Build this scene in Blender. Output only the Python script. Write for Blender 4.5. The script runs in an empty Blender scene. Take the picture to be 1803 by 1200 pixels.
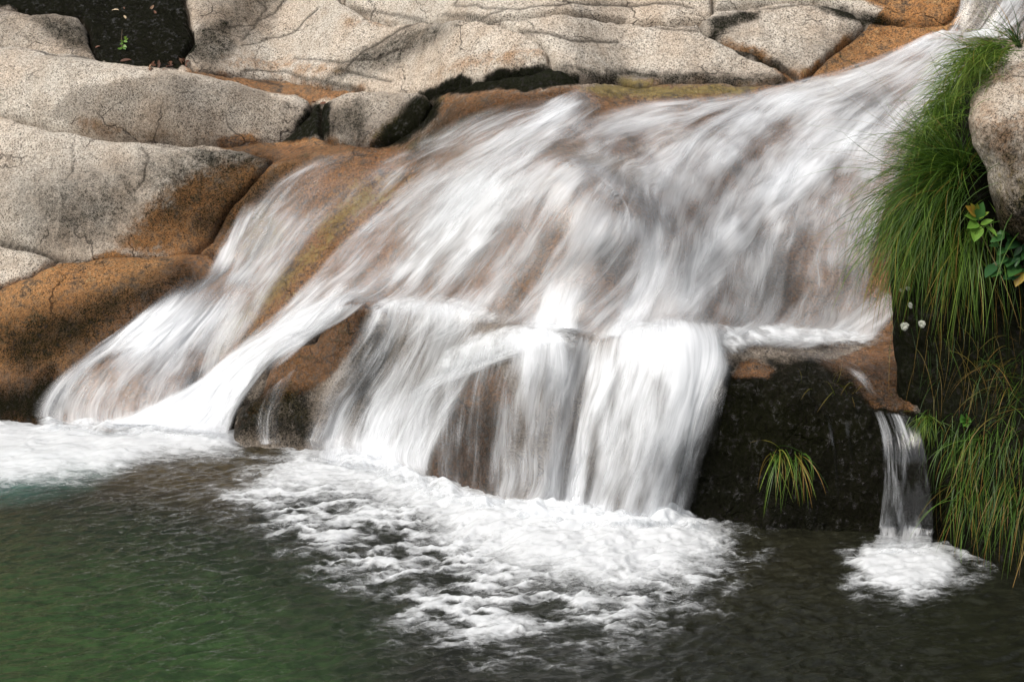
import bpy, math, random
import numpy as np
from mathutils import Vector

# ---------------------------------------------------------------- camera, sky, sun, exposure
R = math.radians
scene = bpy.context.scene
COL = scene.collection
CAM = np.array([0.0, -7.0, 3.0]); PITCH = R(16.0); LENS = 55.0
cd = bpy.data.cameras.new("camera"); cam = bpy.data.objects.new("camera", cd); COL.objects.link(cam)
cam.location = CAM; cam.rotation_euler = (R(90) - PITCH, 0, 0)
cd.lens = LENS; cd.sensor_width = 36.0; cd.clip_end = 500; cd.clip_start = 0.05
scene.camera = cam
SUN_EL, SUN_AZ = 52.0, 224.0            # azimuth from north (+Y), clockwise
world = bpy.data.worlds.new("World"); scene.world = world; world.use_nodes = True
wn = world.node_tree.nodes; wl = world.node_tree.links
bg = wn["Background"]; sky = wn.new("ShaderNodeTexSky"); sky.sky_type = 'NISHITA'
sky.sun_disc = False; sky.sun_elevation = R(SUN_EL); sky.sun_rotation = R(SUN_AZ)
sky.air_density = 1.0; sky.dust_density = 4.0; sky.ozone_density = 0.6
hsv = wn.new("ShaderNodeHueSaturation"); hsv.inputs["Saturation"].default_value = 0.35   # thin cloud greys the blue
wl.new(sky.outputs[0], hsv.inputs["Color"]); wl.new(hsv.outputs[0], bg.inputs[0]); bg.inputs[1].default_value = 0.15
sd = bpy.data.lights.new("sun", 'SUN'); sun = bpy.data.objects.new("sun", sd); COL.objects.link(sun)
sd.energy = 2.4; sd.angle = R(38); sd.color = (1.0, 0.95, 0.87)
sdir = Vector((math.sin(R(SUN_AZ)) * math.cos(R(SUN_EL)), math.cos(R(SUN_AZ)) * math.cos(R(SUN_EL)), math.sin(R(SUN_EL))))
sun.rotation_euler = (-sdir).to_track_quat('-Z', 'Y').to_euler(); sun.location = (-6, 4, 14)
scene.view_settings.view_transform = 'Standard'; scene.view_settings.look = 'None'
scene.view_settings.gamma = 1.0; scene.view_settings.exposure = 0.14
scene.cycles.max_bounces = 8; scene.cycles.transparent_max_bounces = 24
scene.cycles.diffuse_bounces = 3; scene.cycles.glossy_bounces = 3; scene.cycles.transmission_bounces = 6
scene.cycles.caustics_reflective = False; scene.cycles.caustics_refractive = False
scene.cycles.use_denoising = True

# ---------------------------------------------------------------- maths helpers
W, H = 1803.0, 1200.0
FPX = LENS / 36.0 * W
FW = np.array([0, math.cos(PITCH), -math.sin(PITCH)]); UP = np.array([0, math.sin(PITCH), math.cos(PITCH)]); RT = np.array([1.0, 0, 0])
rng = np.random.default_rng(7)

def ray(px, py):
    a = (np.asarray(px, float) - W / 2) / FPX; b = (H / 2 - np.asarray(py, float)) / FPX
    return FW + a[..., None] * RT + b[..., None] * UP
def at(px, py, Y):
    """the point seen at a pixel of the photograph, at world depth Y"""
    d = ray(px, py); t = (np.asarray(Y, float) - CAM[1]) / d[..., 1]
    return CAM + d * t[..., None]
def ground(px, py, z=0.0):
    d = ray(px, py); t = (z - CAM[2]) / d[..., 2]
    return CAM + d * t[..., None]
def proj(P):
    v = P - CAM; z = v @ FW
    return (v @ RT) / z * FPX + W / 2, H / 2 - (v @ UP) / z * FPX
def sstep(a, b, x):
    t = np.clip((x - a) / (b - a), 0, 1); return t * t * (3 - 2 * t)

_perm = np.random.default_rng(3).permutation(256); _perm = np.concatenate([_perm, _perm, _perm])
_grad = np.random.default_rng(5).normal(size=(256, 3)); _grad /= np.linalg.norm(_grad, axis=1)[:, None]
def perlin(p):
    p = np.asarray(p, float); i = np.floor(p).astype(int); f = p - i; i &= 255
    u = f * f * f * (f * (f * 6 - 15) + 10); out = np.zeros(len(p))
    for dx in (0, 1):
        for dy in (0, 1):
            for dz in (0, 1):
                h = _perm[_perm[_perm[i[:, 0] + dx] + i[:, 1] + dy] + i[:, 2] + dz]
                g = _grad[h]; w = (u[:, 0] if dx else 1 - u[:, 0]) * (u[:, 1] if dy else 1 - u[:, 1]) * (u[:, 2] if dz else 1 - u[:, 2])
                out += w * ((g[:, 0] * (f[:, 0] - dx)) + g[:, 1] * (f[:, 1] - dy) + g[:, 2] * (f[:, 2] - dz))
    return out
def fbm(p, oct=4, gain=0.5, lac=2.03):
    a, s, t = 1.0, 0.0, np.zeros(len(p)); p = np.asarray(p, float)
    for o in range(oct):
        t += a * perlin(p + 17.3 * o); s += a; a *= gain; p = p * lac
    return t / s * 1.6

def polydist(px, py, poly):
    """signed distance (positive inside) of points to a polygon, all in 2-D"""
    poly = np.asarray(poly, float); n = len(poly)
    d2 = np.full(px.shape, 1e18); ins = np.zeros(px.shape, bool)
    for k in range(n):
        x1, y1 = poly[k]; x2, y2 = poly[(k + 1) % n]
        ex, ey = x2 - x1, y2 - y1; L = ex * ex + ey * ey + 1e-12
        t = np.clip(((px - x1) * ex + (py - y1) * ey) / L, 0, 1)
        d2 = np.minimum(d2, (px - x1 - t * ex) ** 2 + (py - y1 - t * ey) ** 2)
        if y1 != y2:
            c = ((y1 > py) != (y2 > py)) & (px < (x2 - x1) * (py - y1) / (y2 - y1) + x1); ins ^= c
    return np.where(ins, 1, -1) * np.sqrt(d2)
def linedist(px, py, pts):
    d2 = np.full(px.shape, 1e18); pts = np.asarray(pts, float)
    for k in range(len(pts) - 1):
        x1, y1 = pts[k]; ex, ey = pts[k + 1] - pts[k]; L = ex * ex + ey * ey + 1e-12
        t = np.clip(((px - x1) * ex + (py - y1) * ey) / L, 0, 1)
        d2 = np.minimum(d2, (px - x1 - t * ex) ** 2 + (py - y1 - t * ey) ** 2)
    return np.sqrt(d2)

def mesh_from(name, V, F, mat, uv=None, attrs=None, colors=None, smooth=True):
    """V (n,3), F (m,k) with k = 3 or 4"""
    V = np.ascontiguousarray(V, dtype=np.float32); F = np.ascontiguousarray(F, dtype=np.int32)
    me = bpy.data.meshes.new(name); m, k = F.shape
    me.vertices.add(len(V)); me.vertices.foreach_set("co", V.ravel())
    me.loops.add(m * k); me.loops.foreach_set("vertex_index", F.ravel())
    me.polygons.add(m); me.polygons.foreach_set("loop_start", np.arange(0, m * k, k, dtype=np.int32))
    me.polygons.foreach_set("loop_total", np.full(m, k, dtype=np.int32))
    if smooth: me.polygons.foreach_set("use_smooth", np.ones(m, dtype=bool))
    me.update(calc_edges=True)
    if uv is not None:
        l = me.uv_layers.new(name="UVMap"); l.data.foreach_set("uv", np.ascontiguousarray(uv[F.ravel()], dtype=np.float32).ravel())
    for n, a in (attrs or {}).items():
        at_ = me.attributes.new(n, 'FLOAT', 'POINT'); at_.data.foreach_set("value", np.ascontiguousarray(a, dtype=np.float32))
    for n, c in (colors or {}).items():
        at_ = me.attributes.new(n, 'FLOAT_COLOR', 'POINT')
        c4 = np.ones((len(V), 4), np.float32); c4[:, :c.shape[1]] = c; at_.data.foreach_set("color", c4.ravel())
    if mat: me.materials.append(mat)
    me.validate(); return me
def link(name, me, parent=None, loc=None):
    o = bpy.data.objects.new(name, me); COL.objects.link(o)
    if parent: o.parent = parent
    if loc is not None: o.location = loc
    return o
def place(name, V, F, mat, parent=None, **kw):
    """a mesh object whose origin sits at the base of its own shape"""
    V = np.asarray(V, float); c = np.array([(V[:, 0].min() + V[:, 0].max()) / 2, (V[:, 1].min() + V[:, 1].max()) / 2, V[:, 2].min()])
    me = mesh_from(name, V - c, F, mat, **kw)
    if parent is not None: c = c - np.array(parent.location)
    return link(name, me, parent, c)
def tag(o, label=None, cat=None, group=None, kind=None):
    if label: o["label"] = label
    if cat: o["category"] = cat
    if group: o["group"] = group
    if kind: o["kind"] = kind
    return o
def gridfaces(nu, nv):
    i = np.arange(nu * nv).reshape(nu, nv)
    return np.stack([i[:-1, :-1], i[1:, :-1], i[1:, 1:], i[:-1, 1:]], -1).reshape(-1, 4)

# ---------------------------------------------------------------- node helpers
class NT:
    def __init__(s, name):
        s.m = bpy.data.materials.new(name); s.m.use_nodes = True; s.t = s.m.node_tree; s.t.nodes.clear()
        s.out = s.t.nodes.new("ShaderNodeOutputMaterial")
    def n(s, typ, **kw):
        nd = s.t.nodes.new("ShaderNode" + typ)
        for k, v in kw.items():
            if k.startswith("_"): setattr(nd, k[1:], v)
        return nd
    def put(s, sock, v):
        if v is None: return
        if isinstance(v, (int, float)): sock.default_value = v
        elif isinstance(v, tuple): sock.default_value = v if len(v) == len(sock.default_value) else v + (1.0,)
        else: s.t.links.new(v, sock)
    def math(s, op, a, b=None, c=None, clamp=False):
        nd = s.n("Math", _operation=op, _use_clamp=clamp)
        s.put(nd.inputs[0], a); s.put(nd.inputs[1], b); s.put(nd.inputs[2], c); return nd.outputs[0]
    def ss(s, x, a, b):
        nd = s.n("MapRange", _interpolation_type='SMOOTHSTEP'); s.put(nd.inputs[0], x); s.put(nd.inputs[1], a); s.put(nd.inputs[2], b); return nd.outputs[0]
    def mix(s, f, a, b, mode='MIX'):
        nd = s.n("Mix", _data_type='RGBA', _blend_type=mode); s.put(nd.inputs[0], f); s.put(nd.inputs[6], a); s.put(nd.inputs[7], b); return nd.outputs[2]
    def noise(s, vec, scale, detail=2.0, rough=0.5, dist=0.0, dim='3D'):
        nd = s.n("TexNoise", _noise_dimensions=dim); s.put(nd.inputs["Vector"], vec); nd.inputs["Scale"].default_value = scale
        nd.inputs["Detail"].default_value = detail; nd.inputs["Roughness"].default_value = rough; nd.inputs["Distortion"].default_value = dist
        return nd.outputs["Fac"]
    def vor(s, vec, scale, out="Color", feature='F1'):
        nd = s.n("TexVoronoi", _feature=feature); s.put(nd.inputs["Vector"], vec); nd.inputs["Scale"].default_value = scale; return nd.outputs[out]
    def mapping(s, vec, scale=(1, 1, 1), loc=(0, 0, 0)):
        nd = s.n("Mapping"); s.put(nd.inputs[0], vec); nd.inputs["Scale"].default_value = scale; nd.inputs["Location"].default_value = loc; return nd.outputs[0]
    def sep(s, c):
        nd = s.n("SeparateColor"); s.put(nd.inputs[0], c); return nd.outputs
    def attr(s, name, out="Fac"):
        nd = s.n("Attribute", _attribute_name=name); return nd.outputs[out]
    def ramp(s, f, stops, interp='LINEAR'):
        nd = s.n("ValToRGB"); cr = nd.color_ramp; cr.interpolation = interp
        while len(cr.elements) < len(stops): cr.elements.new(0.5)
        for e, (p, c) in zip(cr.elements, stops): e.position = p; e.color = tuple(c) + (1.0,)
        s.put(nd.inputs[0], f); return nd.outputs[0]
    def bump(s, h, strength, dist, normal=None):
        nd = s.n("Bump"); s.put(nd.inputs["Height"], h); nd.inputs["Strength"].default_value = strength; nd.inputs["Distance"].default_value = dist
        if normal is not None: s.put(nd.inputs["Normal"], normal)
        return nd.outputs[0]
    def bsdf(s, **kw):
        nd = s.n("BsdfPrincipled")
        for k, v in kw.items(): s.put(nd.inputs[k.replace("_", " ")], v)
        return nd.outputs[0]
    def surf(s, sh): s.t.links.new(sh, s.out.inputs[0]); return s.m

def granite(name, dark_bank=False):
    """speckled granite: crystals, black lichen with painted shade, rust and moss stains held in the mesh's own stain attributes"""
    t = NT(name); co = t.n("TexCoord").outputs["Object"]
    s1 = t.sep(t.attr("stain_shade", "Color")); black, brown, moss = s1[0], s1[1], s1[2]
    s2 = t.sep(t.attr("wear_shade", "Color")); wet, grey, crack = s2[0], s2[1], s2[2]
    warp = t.n("VectorMath", _operation='ADD'); t.put(warp.inputs[0], co)
    nz = t.n("TexNoise"); t.put(nz.inputs["Vector"], co); nz.inputs["Scale"].default_value = 70; nz.inputs["Detail"].default_value = 2
    sc = t.n("VectorMath", _operation='SCALE'); t.put(sc.inputs[0], nz.outputs["Color"]); sc.inputs["Scale"].default_value = 0.02; t.put(warp.inputs[1], sc.outputs[0])
    cell = t.sep(t.vor(warp.outputs[0], 190))[0]
    fine = t.noise(co, 270, 3, 0.75); mid = t.noise(co, 38, 5, 0.7); big = t.noise(co, 5.5, 6, 0.6); huge = t.noise(co, 1.7, 3, 0.5); patch = t.noise(t.mapping(co, (1.0, 1.0, 0.6)), 13, 5, 0.65, 0.8)
    grain = t.math('ADD', t.math('MULTIPLY', cell, 0.55), t.math('MULTIPLY', fine, 0.45))
    base = t.ramp(grain, [(0.20, (0.035, 0.031, 0.028)), (0.31, (0.15, 0.13, 0.11)), (0.40, (0.41, 0.365, 0.305)), (0.55, (0.59, 0.53, 0.45)), (0.72, (0.76, 0.70, 0.615))])
    plain = t.ramp(big, [(.3, (.38, .345, .295)), (.7, (.60, .54, .465))]); base = t.mix(t.math('MULTIPLY', t.ss(t.noise(co, 3.1, 4, .6), .38, .68), 0.5), base, t.mix(0.35, plain, base))
    base = t.mix(t.ss(big, 0.35, 0.7), base, t.mix(1.0, base, (0.80, 0.76, 0.72), 'MULTIPLY'))
    base = t.mix(t.math('MULTIPLY', t.ss(huge, 0.42, 0.66), 0.55), base, t.mix(1.0, base, (1.0, 0.88, 0.78), 'MULTIPLY'))
    base = t.mix(grey, base, t.mix(1.0, base, (0.58, 0.57, 0.56), 'MULTIPLY'))
    cw = t.n('VectorMath', _operation='ADD'); t.put(cw.inputs[0], co); cn = t.n('TexNoise'); t.put(cn.inputs['Vector'], co); cn.inputs['Scale'].default_value = 5; cn.inputs['Detail'].default_value = 4; cs_ = t.n('VectorMath', _operation='SCALE'); t.put(cs_.inputs[0], cn.outputs['Color']); cs_.inputs['Scale'].default_value = .22; t.put(cw.inputs[1], cs_.outputs[0])
    ve = t.vor(t.mapping(cw.outputs[0], (1, 1, 1.6)), 1.9, 'Distance', 'DISTANCE_TO_EDGE'); hair = t.math('MULTIPLY', t.math('SUBTRACT', 1.0, t.ss(ve, .002, .012)), t.ss(t.noise(co, 2.3, 3), .46, .62))
    base = t.mix(t.math('MULTIPLY', hair, .75), base, (.05, .042, .035))
    # faint dark mineral freckles in drifts
    fk = t.ss(t.math('ADD', t.math('MULTIPLY', mid, 0.9), t.math('MULTIPLY', big, 0.5)), 0.78, 0.96)
    base = t.mix(t.math('MULTIPLY', fk, 0.55), base, (0.09, 0.085, 0.08))
    # rust and tannin
    bn = t.math('ADD', brown, t.math('MULTIPLY', t.math('SUBTRACT', t.math('ADD', t.math('MULTIPLY', big, 0.6), t.math('MULTIPLY', mid, 0.4)), 0.5), 1.1))
    bn = t.math('MULTIPLY', t.ss(bn, 0.18, 0.62), t.math('MULTIPLY', brown, 4.0, clamp=True))
    rust = t.ramp(t.math('ADD', t.math('MULTIPLY', t.math('ADD', big, patch), 0.3), t.math('MULTIPLY', mid, 0.4)), [(0.40, (0.12, 0.085, 0.055)), (0.455, (0.32, 0.20, 0.105)), (0.495, (0.52, 0.30, 0.13)), (0.525, (0.68, 0.35, 0.12)), (0.56, (0.42, 0.29, 0.17)), (0.615, (0.88, 0.64, 0.32))])
    rusty = t.mix(1.0, base, rust, 'MULTIPLY')
    rusty = t.mix(1.0, rusty, (1.12, 1.12, 1.14), 'MULTIPLY')
    base = t.mix(t.math('MULTIPLY', bn, 0.95), base, rusty)
    # moss and algae
    mn = t.math('ADD', moss, t.math('MULTIPLY', t.math('SUBTRACT', t.math('ADD', t.math('MULTIPLY', mid, 0.45), t.math('ADD', t.math('MULTIPLY', patch, 0.35), t.math('MULTIPLY', fine, 0.2))), 0.5), 2.4))
    mn = t.math('MULTIPLY', t.ss(mn, 0.2, 0.75), t.math('MULTIPLY', moss, 4.0, clamp=True))
    mcol = t.ramp(t.math('ADD', t.math('MULTIPLY', fine, .4), t.math('ADD', t.math('MULTIPLY', mid, .3), t.math('MULTIPLY', patch, .3))), [(0.34, (0.045, 0.042, 0.012)), (0.46, (0.15, 0.13, 0.035)), (0.53, (0.30, 0.25, 0.07)), (0.62, (0.48, 0.38, 0.15))])
    base = t.mix(t.math('MULTIPLY', mn, 0.8), base, mcol)
    # black lichen and wet moss, darkened further to paint in deep shade
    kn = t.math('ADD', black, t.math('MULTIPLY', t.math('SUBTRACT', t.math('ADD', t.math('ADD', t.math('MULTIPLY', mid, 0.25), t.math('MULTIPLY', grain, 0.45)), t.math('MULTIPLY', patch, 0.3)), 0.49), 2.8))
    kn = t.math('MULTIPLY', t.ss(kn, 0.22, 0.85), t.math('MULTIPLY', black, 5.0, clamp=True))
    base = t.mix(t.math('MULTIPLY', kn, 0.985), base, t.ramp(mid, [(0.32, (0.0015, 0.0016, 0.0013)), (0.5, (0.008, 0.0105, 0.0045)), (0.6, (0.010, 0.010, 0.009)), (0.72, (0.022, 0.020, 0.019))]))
    base = t.mix(t.math('MULTIPLY', crack, 0.85), base, (0.03, 0.024, 0.018))
    base = t.mix(wet, base, t.mix(1.0, base, (0.62, 0.58, 0.55), 'MULTIPLY'))
    rough = t.math('SUBTRACT', 0.9, t.math('MULTIPLY', wet, t.math('ADD', 0.45, t.math('MULTIPLY', mid, 0.45))))
    hgt = t.math('ADD', t.math('MULTIPLY', mid, 1.0), t.math('ADD', t.math('MULTIPLY', fine, 0.35), t.math('MULTIPLY', cell, 0.12)))
    nrm = t.bump(t.math('ADD', t.math('SUBTRACT', hgt, t.math('MULTIPLY', hair, 1.2)), t.math('MULTIPLY', patch, t.math('ADD', t.math('MULTIPLY', kn, 1.6), 0.7))), 0.75, 0.016)
    return t.surf(t.bsdf(Base_Color=base, Roughness=rough, Normal=nrm, Specular_IOR_Level=t.math('ADD', t.math('MULTIPLY', t.math('ADD', 0.2, t.math('MULTIPLY', wet, 0.35)), t.math('SUBTRACT', 1.0, t.math('MULTIPLY', kn, 0.97))), t.math('MULTIPLY', t.math('MULTIPLY', kn, wet), t.math('MULTIPLY', t.ss(t.math('ADD', t.math('MULTIPLY', mid, 0.6), t.math('MULTIPLY', patch, 0.4)), 0.52, 0.66), 0.55)))))
M_ROCK = granite("granite")

# ---------------------------------------------------------------- the bedrock: a height field over a tilted plane
TH = R(33); P0 = np.array([0, 1.0, 0.0]); SD = np.array([0, math.cos(TH), math.sin(TH)]); ND = np.array([0, -math.sin(TH), math.cos(TH)])
def to_xsd(P):
    q = P - P0; return q[..., 0], q @ SD, q @ ND
def from_xsd(x, s, d): return P0 + np.asarray(x)[..., None] * RT + np.asarray(s)[..., None] * SD + np.asarray(d)[..., None] * ND

def column(px, py0, segs):
    """climb from the waterline at (px, py0): each (row, slope in degrees) goes on until the surface is seen at that row"""
    k = lambda r: ray(px, r)[2] / ray(px, r)[1]
    Y = -3.0 / k(py0) - 7; z = 0.0; row = py0; pts = [(px, py0, Y)]
    for r, phi in segs:
        tn = math.tan(R(phi)); n = max(1, int(abs(row - r) / 22))
        for i in range(1, n + 1):
            kk = k(row + (r - row) * i / n); Yn = (3 + 7 * kk - z + tn * Y) / (tn - kk)
            pts.append((px, row + (r - row) * i / n, Yn)); z2 = 3 + (Yn + 7) * kk
            if i == n: Yl, zl = Yn, z2
        Y, z, row = Yl, zl, r
    P = [at(*p) for p in pts]
    lo, hi = P[0], P[-1]
    P += [lo + np.array([0, -.12, -.2]), lo + np.array([0, -.3, -.5]), lo + np.array([0, -.7, -.8])]
    P += [hi + np.array([0, .5, .33]), hi + np.array([0, 1.2, .8]), hi + np.array([0, 2.4, 1.6])]
    return P
CTRL = []
for c in [
    (-420, 730, [(600, 60), (480, 45), (430, 30), (330, 62), (210, 38), (190, 55), (110, 45), (90, 18), (20, 42), (-60, 30)]),
    (-150, 730, [(600, 60), (490, 45), (450, 25), (330, 62), (205, 38), (180, 60), (110, 45), (90, 18), (20, 42), (-60, 30)]),
    (0, 733, [(600, 60), (500, 42), (460, 25), (340, 62), (205, 38), (180, 62), (120, 45), (90, 15), (55, 50), (20, 40), (-60, 30)]),
    (100, 750, [(640, 55), (500, 42), (455, 22), (340, 62), (232, 36), (170, 68), (125, 45), (98, 10), (60, 50), (-60, 34)]),
    (200, 762, [(600, 42), (500, 45), (445, 20), (330, 60), (250, 40), (170, 70), (140, 45), (118, 8), (-60, 30)]),
    (300, 768, [(680, 30), (520, 45), (450, 26), (330, 55), (262, 40), (185, 70), (150, 45), (130, 8), (-60, 34)]),
    (400, 772, [(700, 28), (480, 40), (380, 50), (275, 40), (256, 8), (190, 66), (160, 40), (140, 8), (-60, 38)]),
    (500, 780, [(640, 62), (600, 30), (420, 34), (280, 40), (250, 6), (195, 55), (165, 15), (140, 12), (-60, 38)]),
    (600, 790, [(560, 70), (540, 15), (400, 30), (270, 32), (250, 6), (190, 60), (160, 12), (-60, 38)]),
    (700, 805, [(560, 72), (530, 18), (380, 32), (262, 26), (245, 10), (185, 55), (160, 18), (-60, 38)]),
    (800, 850, [(590, 73), (535, 40), (515, 8), (400, 44), (290, 40), (180, 22), (165, 20), (135, 68), (-60, 33)]),
    (900, 885, [(600, 75), (570, 12), (420, 52), (300, 45), (280, 10), (150, 22), (112, 68), (-60, 32)]),
    (1000, 905, [(600, 76), (580, 8), (420, 52), (320, 44), (290, 10), (155, 22), (125, 60), (-60, 32)]),
    (1100, 915, [(610, 76), (580, 8), (450, 52), (370, 42), (340, 12), (165, 20), (140, 16), (-60, 36)]),
    (1200, 920, [(610, 76), (575, 8), (440, 44), (400, 30), (165, 24), (142, 14), (-60, 36)]),
    (1300, 922, [(690, 82), (625, 28), (590, 8), (440, 40), (160, 27), (145, 14), (-60, 37)]),
    (1400, 928, [(715, 82), (640, 22), (592, 8), (440, 40), (145, 29), (130, 18), (-60, 38)]),
    (1500, 932, [(725, 82), (650, 18), (595, 7), (440, 40), (110, 31), (80, 22), (-60, 42)]),
    (1600, 940, [(728, 83), (650, 16), (595, 7), (440, 40), (85, 31), (50, 25), (-60, 52)]),
    (1720, 945, [(728, 83), (650, 16), (595, 7), (440, 40), (70, 31), (-60, 72)]),
    (1850, 950, [(728, 83), (650, 16), (595, 7), (440, 40), (70, 31), (-60, 74)]),
    (2150, 950, [(728, 83), (650, 16), (595, 7), (440, 40), (70, 31), (-60, 70)]),
]: CTRL += column(*c)
CTRL = np.array(CTRL); cx, cs, cdv = to_xsd(CTRL)
A = np.sqrt((cx[:, None] - cx) ** 2 + (cs[:, None] - cs) ** 2)
nC = len(cx); K = np.zeros((nC + 3, nC + 3)); K[:nC, :nC] = -A - np.eye(nC) * 0.02
K[:nC, nC:] = np.stack([np.ones(nC), cx, cs], 1); K[nC:, :nC] = K[:nC, nC:].T
wts = np.linalg.solve(K, np.concatenate([cdv, np.zeros(3)]))
GX0, GX1, GS0, GS1, GST = -4.4, 4.4, -1.1, 5.2, 0.0125
def upsample(C, xs0, ss0, xs, ss, st):
    fx = np.clip((xs - xs0) / st, 0, C.shape[0] - 1.001); fs = np.clip((ss - ss0) / st, 0, C.shape[1] - 1.001)
    i, j = fx.astype(int), fs.astype(int); u, v = fx - i, fs - j
    return C[i, j] * (1 - u) * (1 - v) + C[i + 1, j] * u * (1 - v) + C[i, j + 1] * (1 - u) * v + C[i + 1, j + 1] * u * v
CST = 0.05
gxc = np.arange(GX0 - .2, GX1 + .25, CST); gsc = np.arange(GS0 - .2, GS1 + .25, CST)
XC, SC = np.meshgrid(gxc, gsc, indexing='ij'); DC = np.zeros(XC.size)
xf, sf = XC.ravel(), SC.ravel()
for a in range(0, XC.size, 4000):
    r = np.sqrt((xf[a:a + 4000, None] - cx) ** 2 + (sf[a:a + 4000, None] - cs) ** 2)
    DC[a:a + 4000] = -r @ wts[:nC] + wts[nC] + wts[nC + 1] * xf[a:a + 4000] + wts[nC + 2] * sf[a:a + 4000]
DC = DC.reshape(XC.shape)
gx = np.arange(GX0, GX1, GST); gs = np.arange(GS0, GS1, GST)
X, S = np.meshgrid(gx, gs, indexing='ij'); NX, NS = X.shape
D = upsample(DC, gxc[0], gsc[0], X, S, CST)
def blur(a, r):
    k = np.exp(-0.5 * (np.arange(-3 * r, 3 * r + 1) / r) ** 2); k /= k.sum()
    for ax in (0, 1):
        p = np.pad(a, [(3 * r, 3 * r) if i == ax else (0, 0) for i in (0, 1)], mode='edge')
        a = sum(k[i] * np.take(p, np.arange(i, i + a.shape[ax]), axis=ax) for i in range(len(k)))
    return a
D = blur(D, 2)
_u, _v = proj(from_xsd(X.ravel(), S.ravel(), D.ravel())); _u = _u.reshape(X.shape); _v = _v.reshape(X.shape)
# the lips of the lower falls stand forward as rounded noses with recesses between them
for c_, w_, a_, r0_, r1_ in [(735, 95, .13, 520, 590), (905, 62, .10, 570, 640), (1165, 85, .12, 570, 650), (1030, 34, -.12, 560, 640), (1400, 130, .05, 640, 700), (1225, 26, -.05, 600, 700)]:
    D += a_ * np.exp(-((_u - c_ + (_v - 700) * .12) / w_) ** 2) * sstep(r0_, r1_, _v) * sstep(1080, 900, _v)
for c_, r_, w_, h_, a_ in [(985, 380, 190, 130, .16), (300, 560, 90, 50, .06), (250, 690, 120, 50, .06), (1330, 300, 120, 60, .05), (1480, 470, 70, 70, .05), (1250, 480, 60, 70, -.05), (600, 330, 70, 40, .05)]:
    D += a_ * np.exp(-((_u - c_) / w_) ** 2 - ((_v - r_) / h_) ** 2)
q = np.stack([X.ravel(), S.ravel(), np.zeros(X.size)], 1)
ROUGH = (0.045 * fbm(q * 2.1, 3) + 0.016 * fbm(q * 9 + 5, 4) + 0.007 * fbm(q * 30 + 9, 3) + 0.022 * (1 - 2 * np.abs(fbm(q * np.array([3.2, 6.0, 1]) + 21, 4))) + 0.007 * (1 - 2 * np.abs(fbm(q * np.array([9, 15, 1]) + 51, 3)))).reshape(X.shape)
D0 = D.copy()
PXG, PYG = proj(from_xsd(X.ravel(), S.ravel(), D.ravel())); PXG = PXG.reshape(X.shape); PYG = PYG.reshape(X.shape)

# cracks cut into the stone, as lines seen in the photograph: (half width in px, depth in m, points)
CRACKS = [
    (3, .018, [(0, 430), (50, 440), (100, 458), (160, 464)]), (2.5, .012, [(420, -20), (470, 20), (430, 80)]),
    (3, .015, [(690, 30), (760, 44), (900, 38), (1010, 32), (1100, 44), (1180, 52), (1232, 55)]),
    (2.5, .012, [(810, 0), (800, 15), (900, 22), (1010, 14)]), (3, .015, [(1232, 45), (1240, 60), (1262, 74), (1310, 98), (1370, 112), (1405, 138)]),
    (2.5, .01, [(905, 60), (950, 66), (1010, 78)]), (2.5, .01, [(560, -20), (600, 8), (650, 22), (690, 30)]),
    (2.5, .012, [(430, 130), (500, 134), (560, 146), (640, 160)]), (3, .015, [(600, 130), (640, 142), (690, 148)]),
    (2.5, .01, [(250, 268), (265, 290), (255, 330), (240, 345)]), (2, .008, [(130, 265), (135, 300), (120, 330)]),
    (2.5, .012, [(1520, -20), (1530, 6), (1560, 14)]), (2.5, .01, [(780, 28), (850, 34), (890, 24)]),
    (3, .015, [(905, 60), (960, 68), (1020, 80), (1090, 82)]), (2.5, .012, [(740, 44), (700, 62), (640, 100), (610, 128)]), (2.5, .012, [(1110, 44), (1160, 58), (1230, 62)]), (3, .02, [(1000, 12), (1100, 14), (1180, 10), (1222, 18)]),
    (2.5, .012, [(340, 130), (420, 138), (490, 152)]), (2, .01, [(1330, 20), (1420, 16), (1490, 22)]), (2, .01, [(640, 40), (660, 20), (640, -10)]), (2, .01, [(60, 100), (110, 112), (170, 116)]), (2.5, .01, [(520, 110), (600, 118), (660, 112), (720, 90)]),
    (2, .008, [(430, 90), (520, 60), (560, 20)]), (2, .008, [(360, 60), (450, 50), (520, 0)]),
]
crackm = np.zeros(X.shape); crackd = np.zeros(X.shape)
jit = 5 * fbm(q * 6 + 40, 3).reshape(X.shape)
for wpx, dep, pts in CRACKS:
    ld = linedist(PXG + jit, PYG + jit * .6, pts); crackm = np.maximum(crackm, np.exp(-(ld / (wpx * .8)) ** 2)); crackd = np.maximum(crackd, dep * .6 * np.exp(-(ld / (wpx * 1.1)) ** 2))
def hit(px, py, field, t0=4.5, t1=16.0, n=700):
    """first point of the height field seen at each pixel"""
    px = np.asarray(px, float).ravel(); py = np.asarray(py, float).ravel(); d = ray(px, py)
    x0, s0, d0 = to_xsd(CAM); dx, ds, dd = d[:, 0], d @ SD, d @ ND
    def f(t): return (d0 + dd * t) - upsample(field, GX0, GS0, x0 + dx * t, s0 + ds * t, GST)
    best = np.full(px.shape, t1); done = np.zeros(px.shape, bool); ts = np.linspace(t0, t1, n)
    prev = f(np.full(px.shape, t0))
    for k in range(1, n):
        cur = f(np.full(px.shape, ts[k])); h = (~done) & (cur <= 0) & (prev > 0)
        best[h] = ts[k - 1] + (ts[k] - ts[k - 1]) * (prev[h] / (prev[h] - cur[h] + 1e-12)); done |= h; prev = cur
    return CAM + d * best[:, None]
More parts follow.
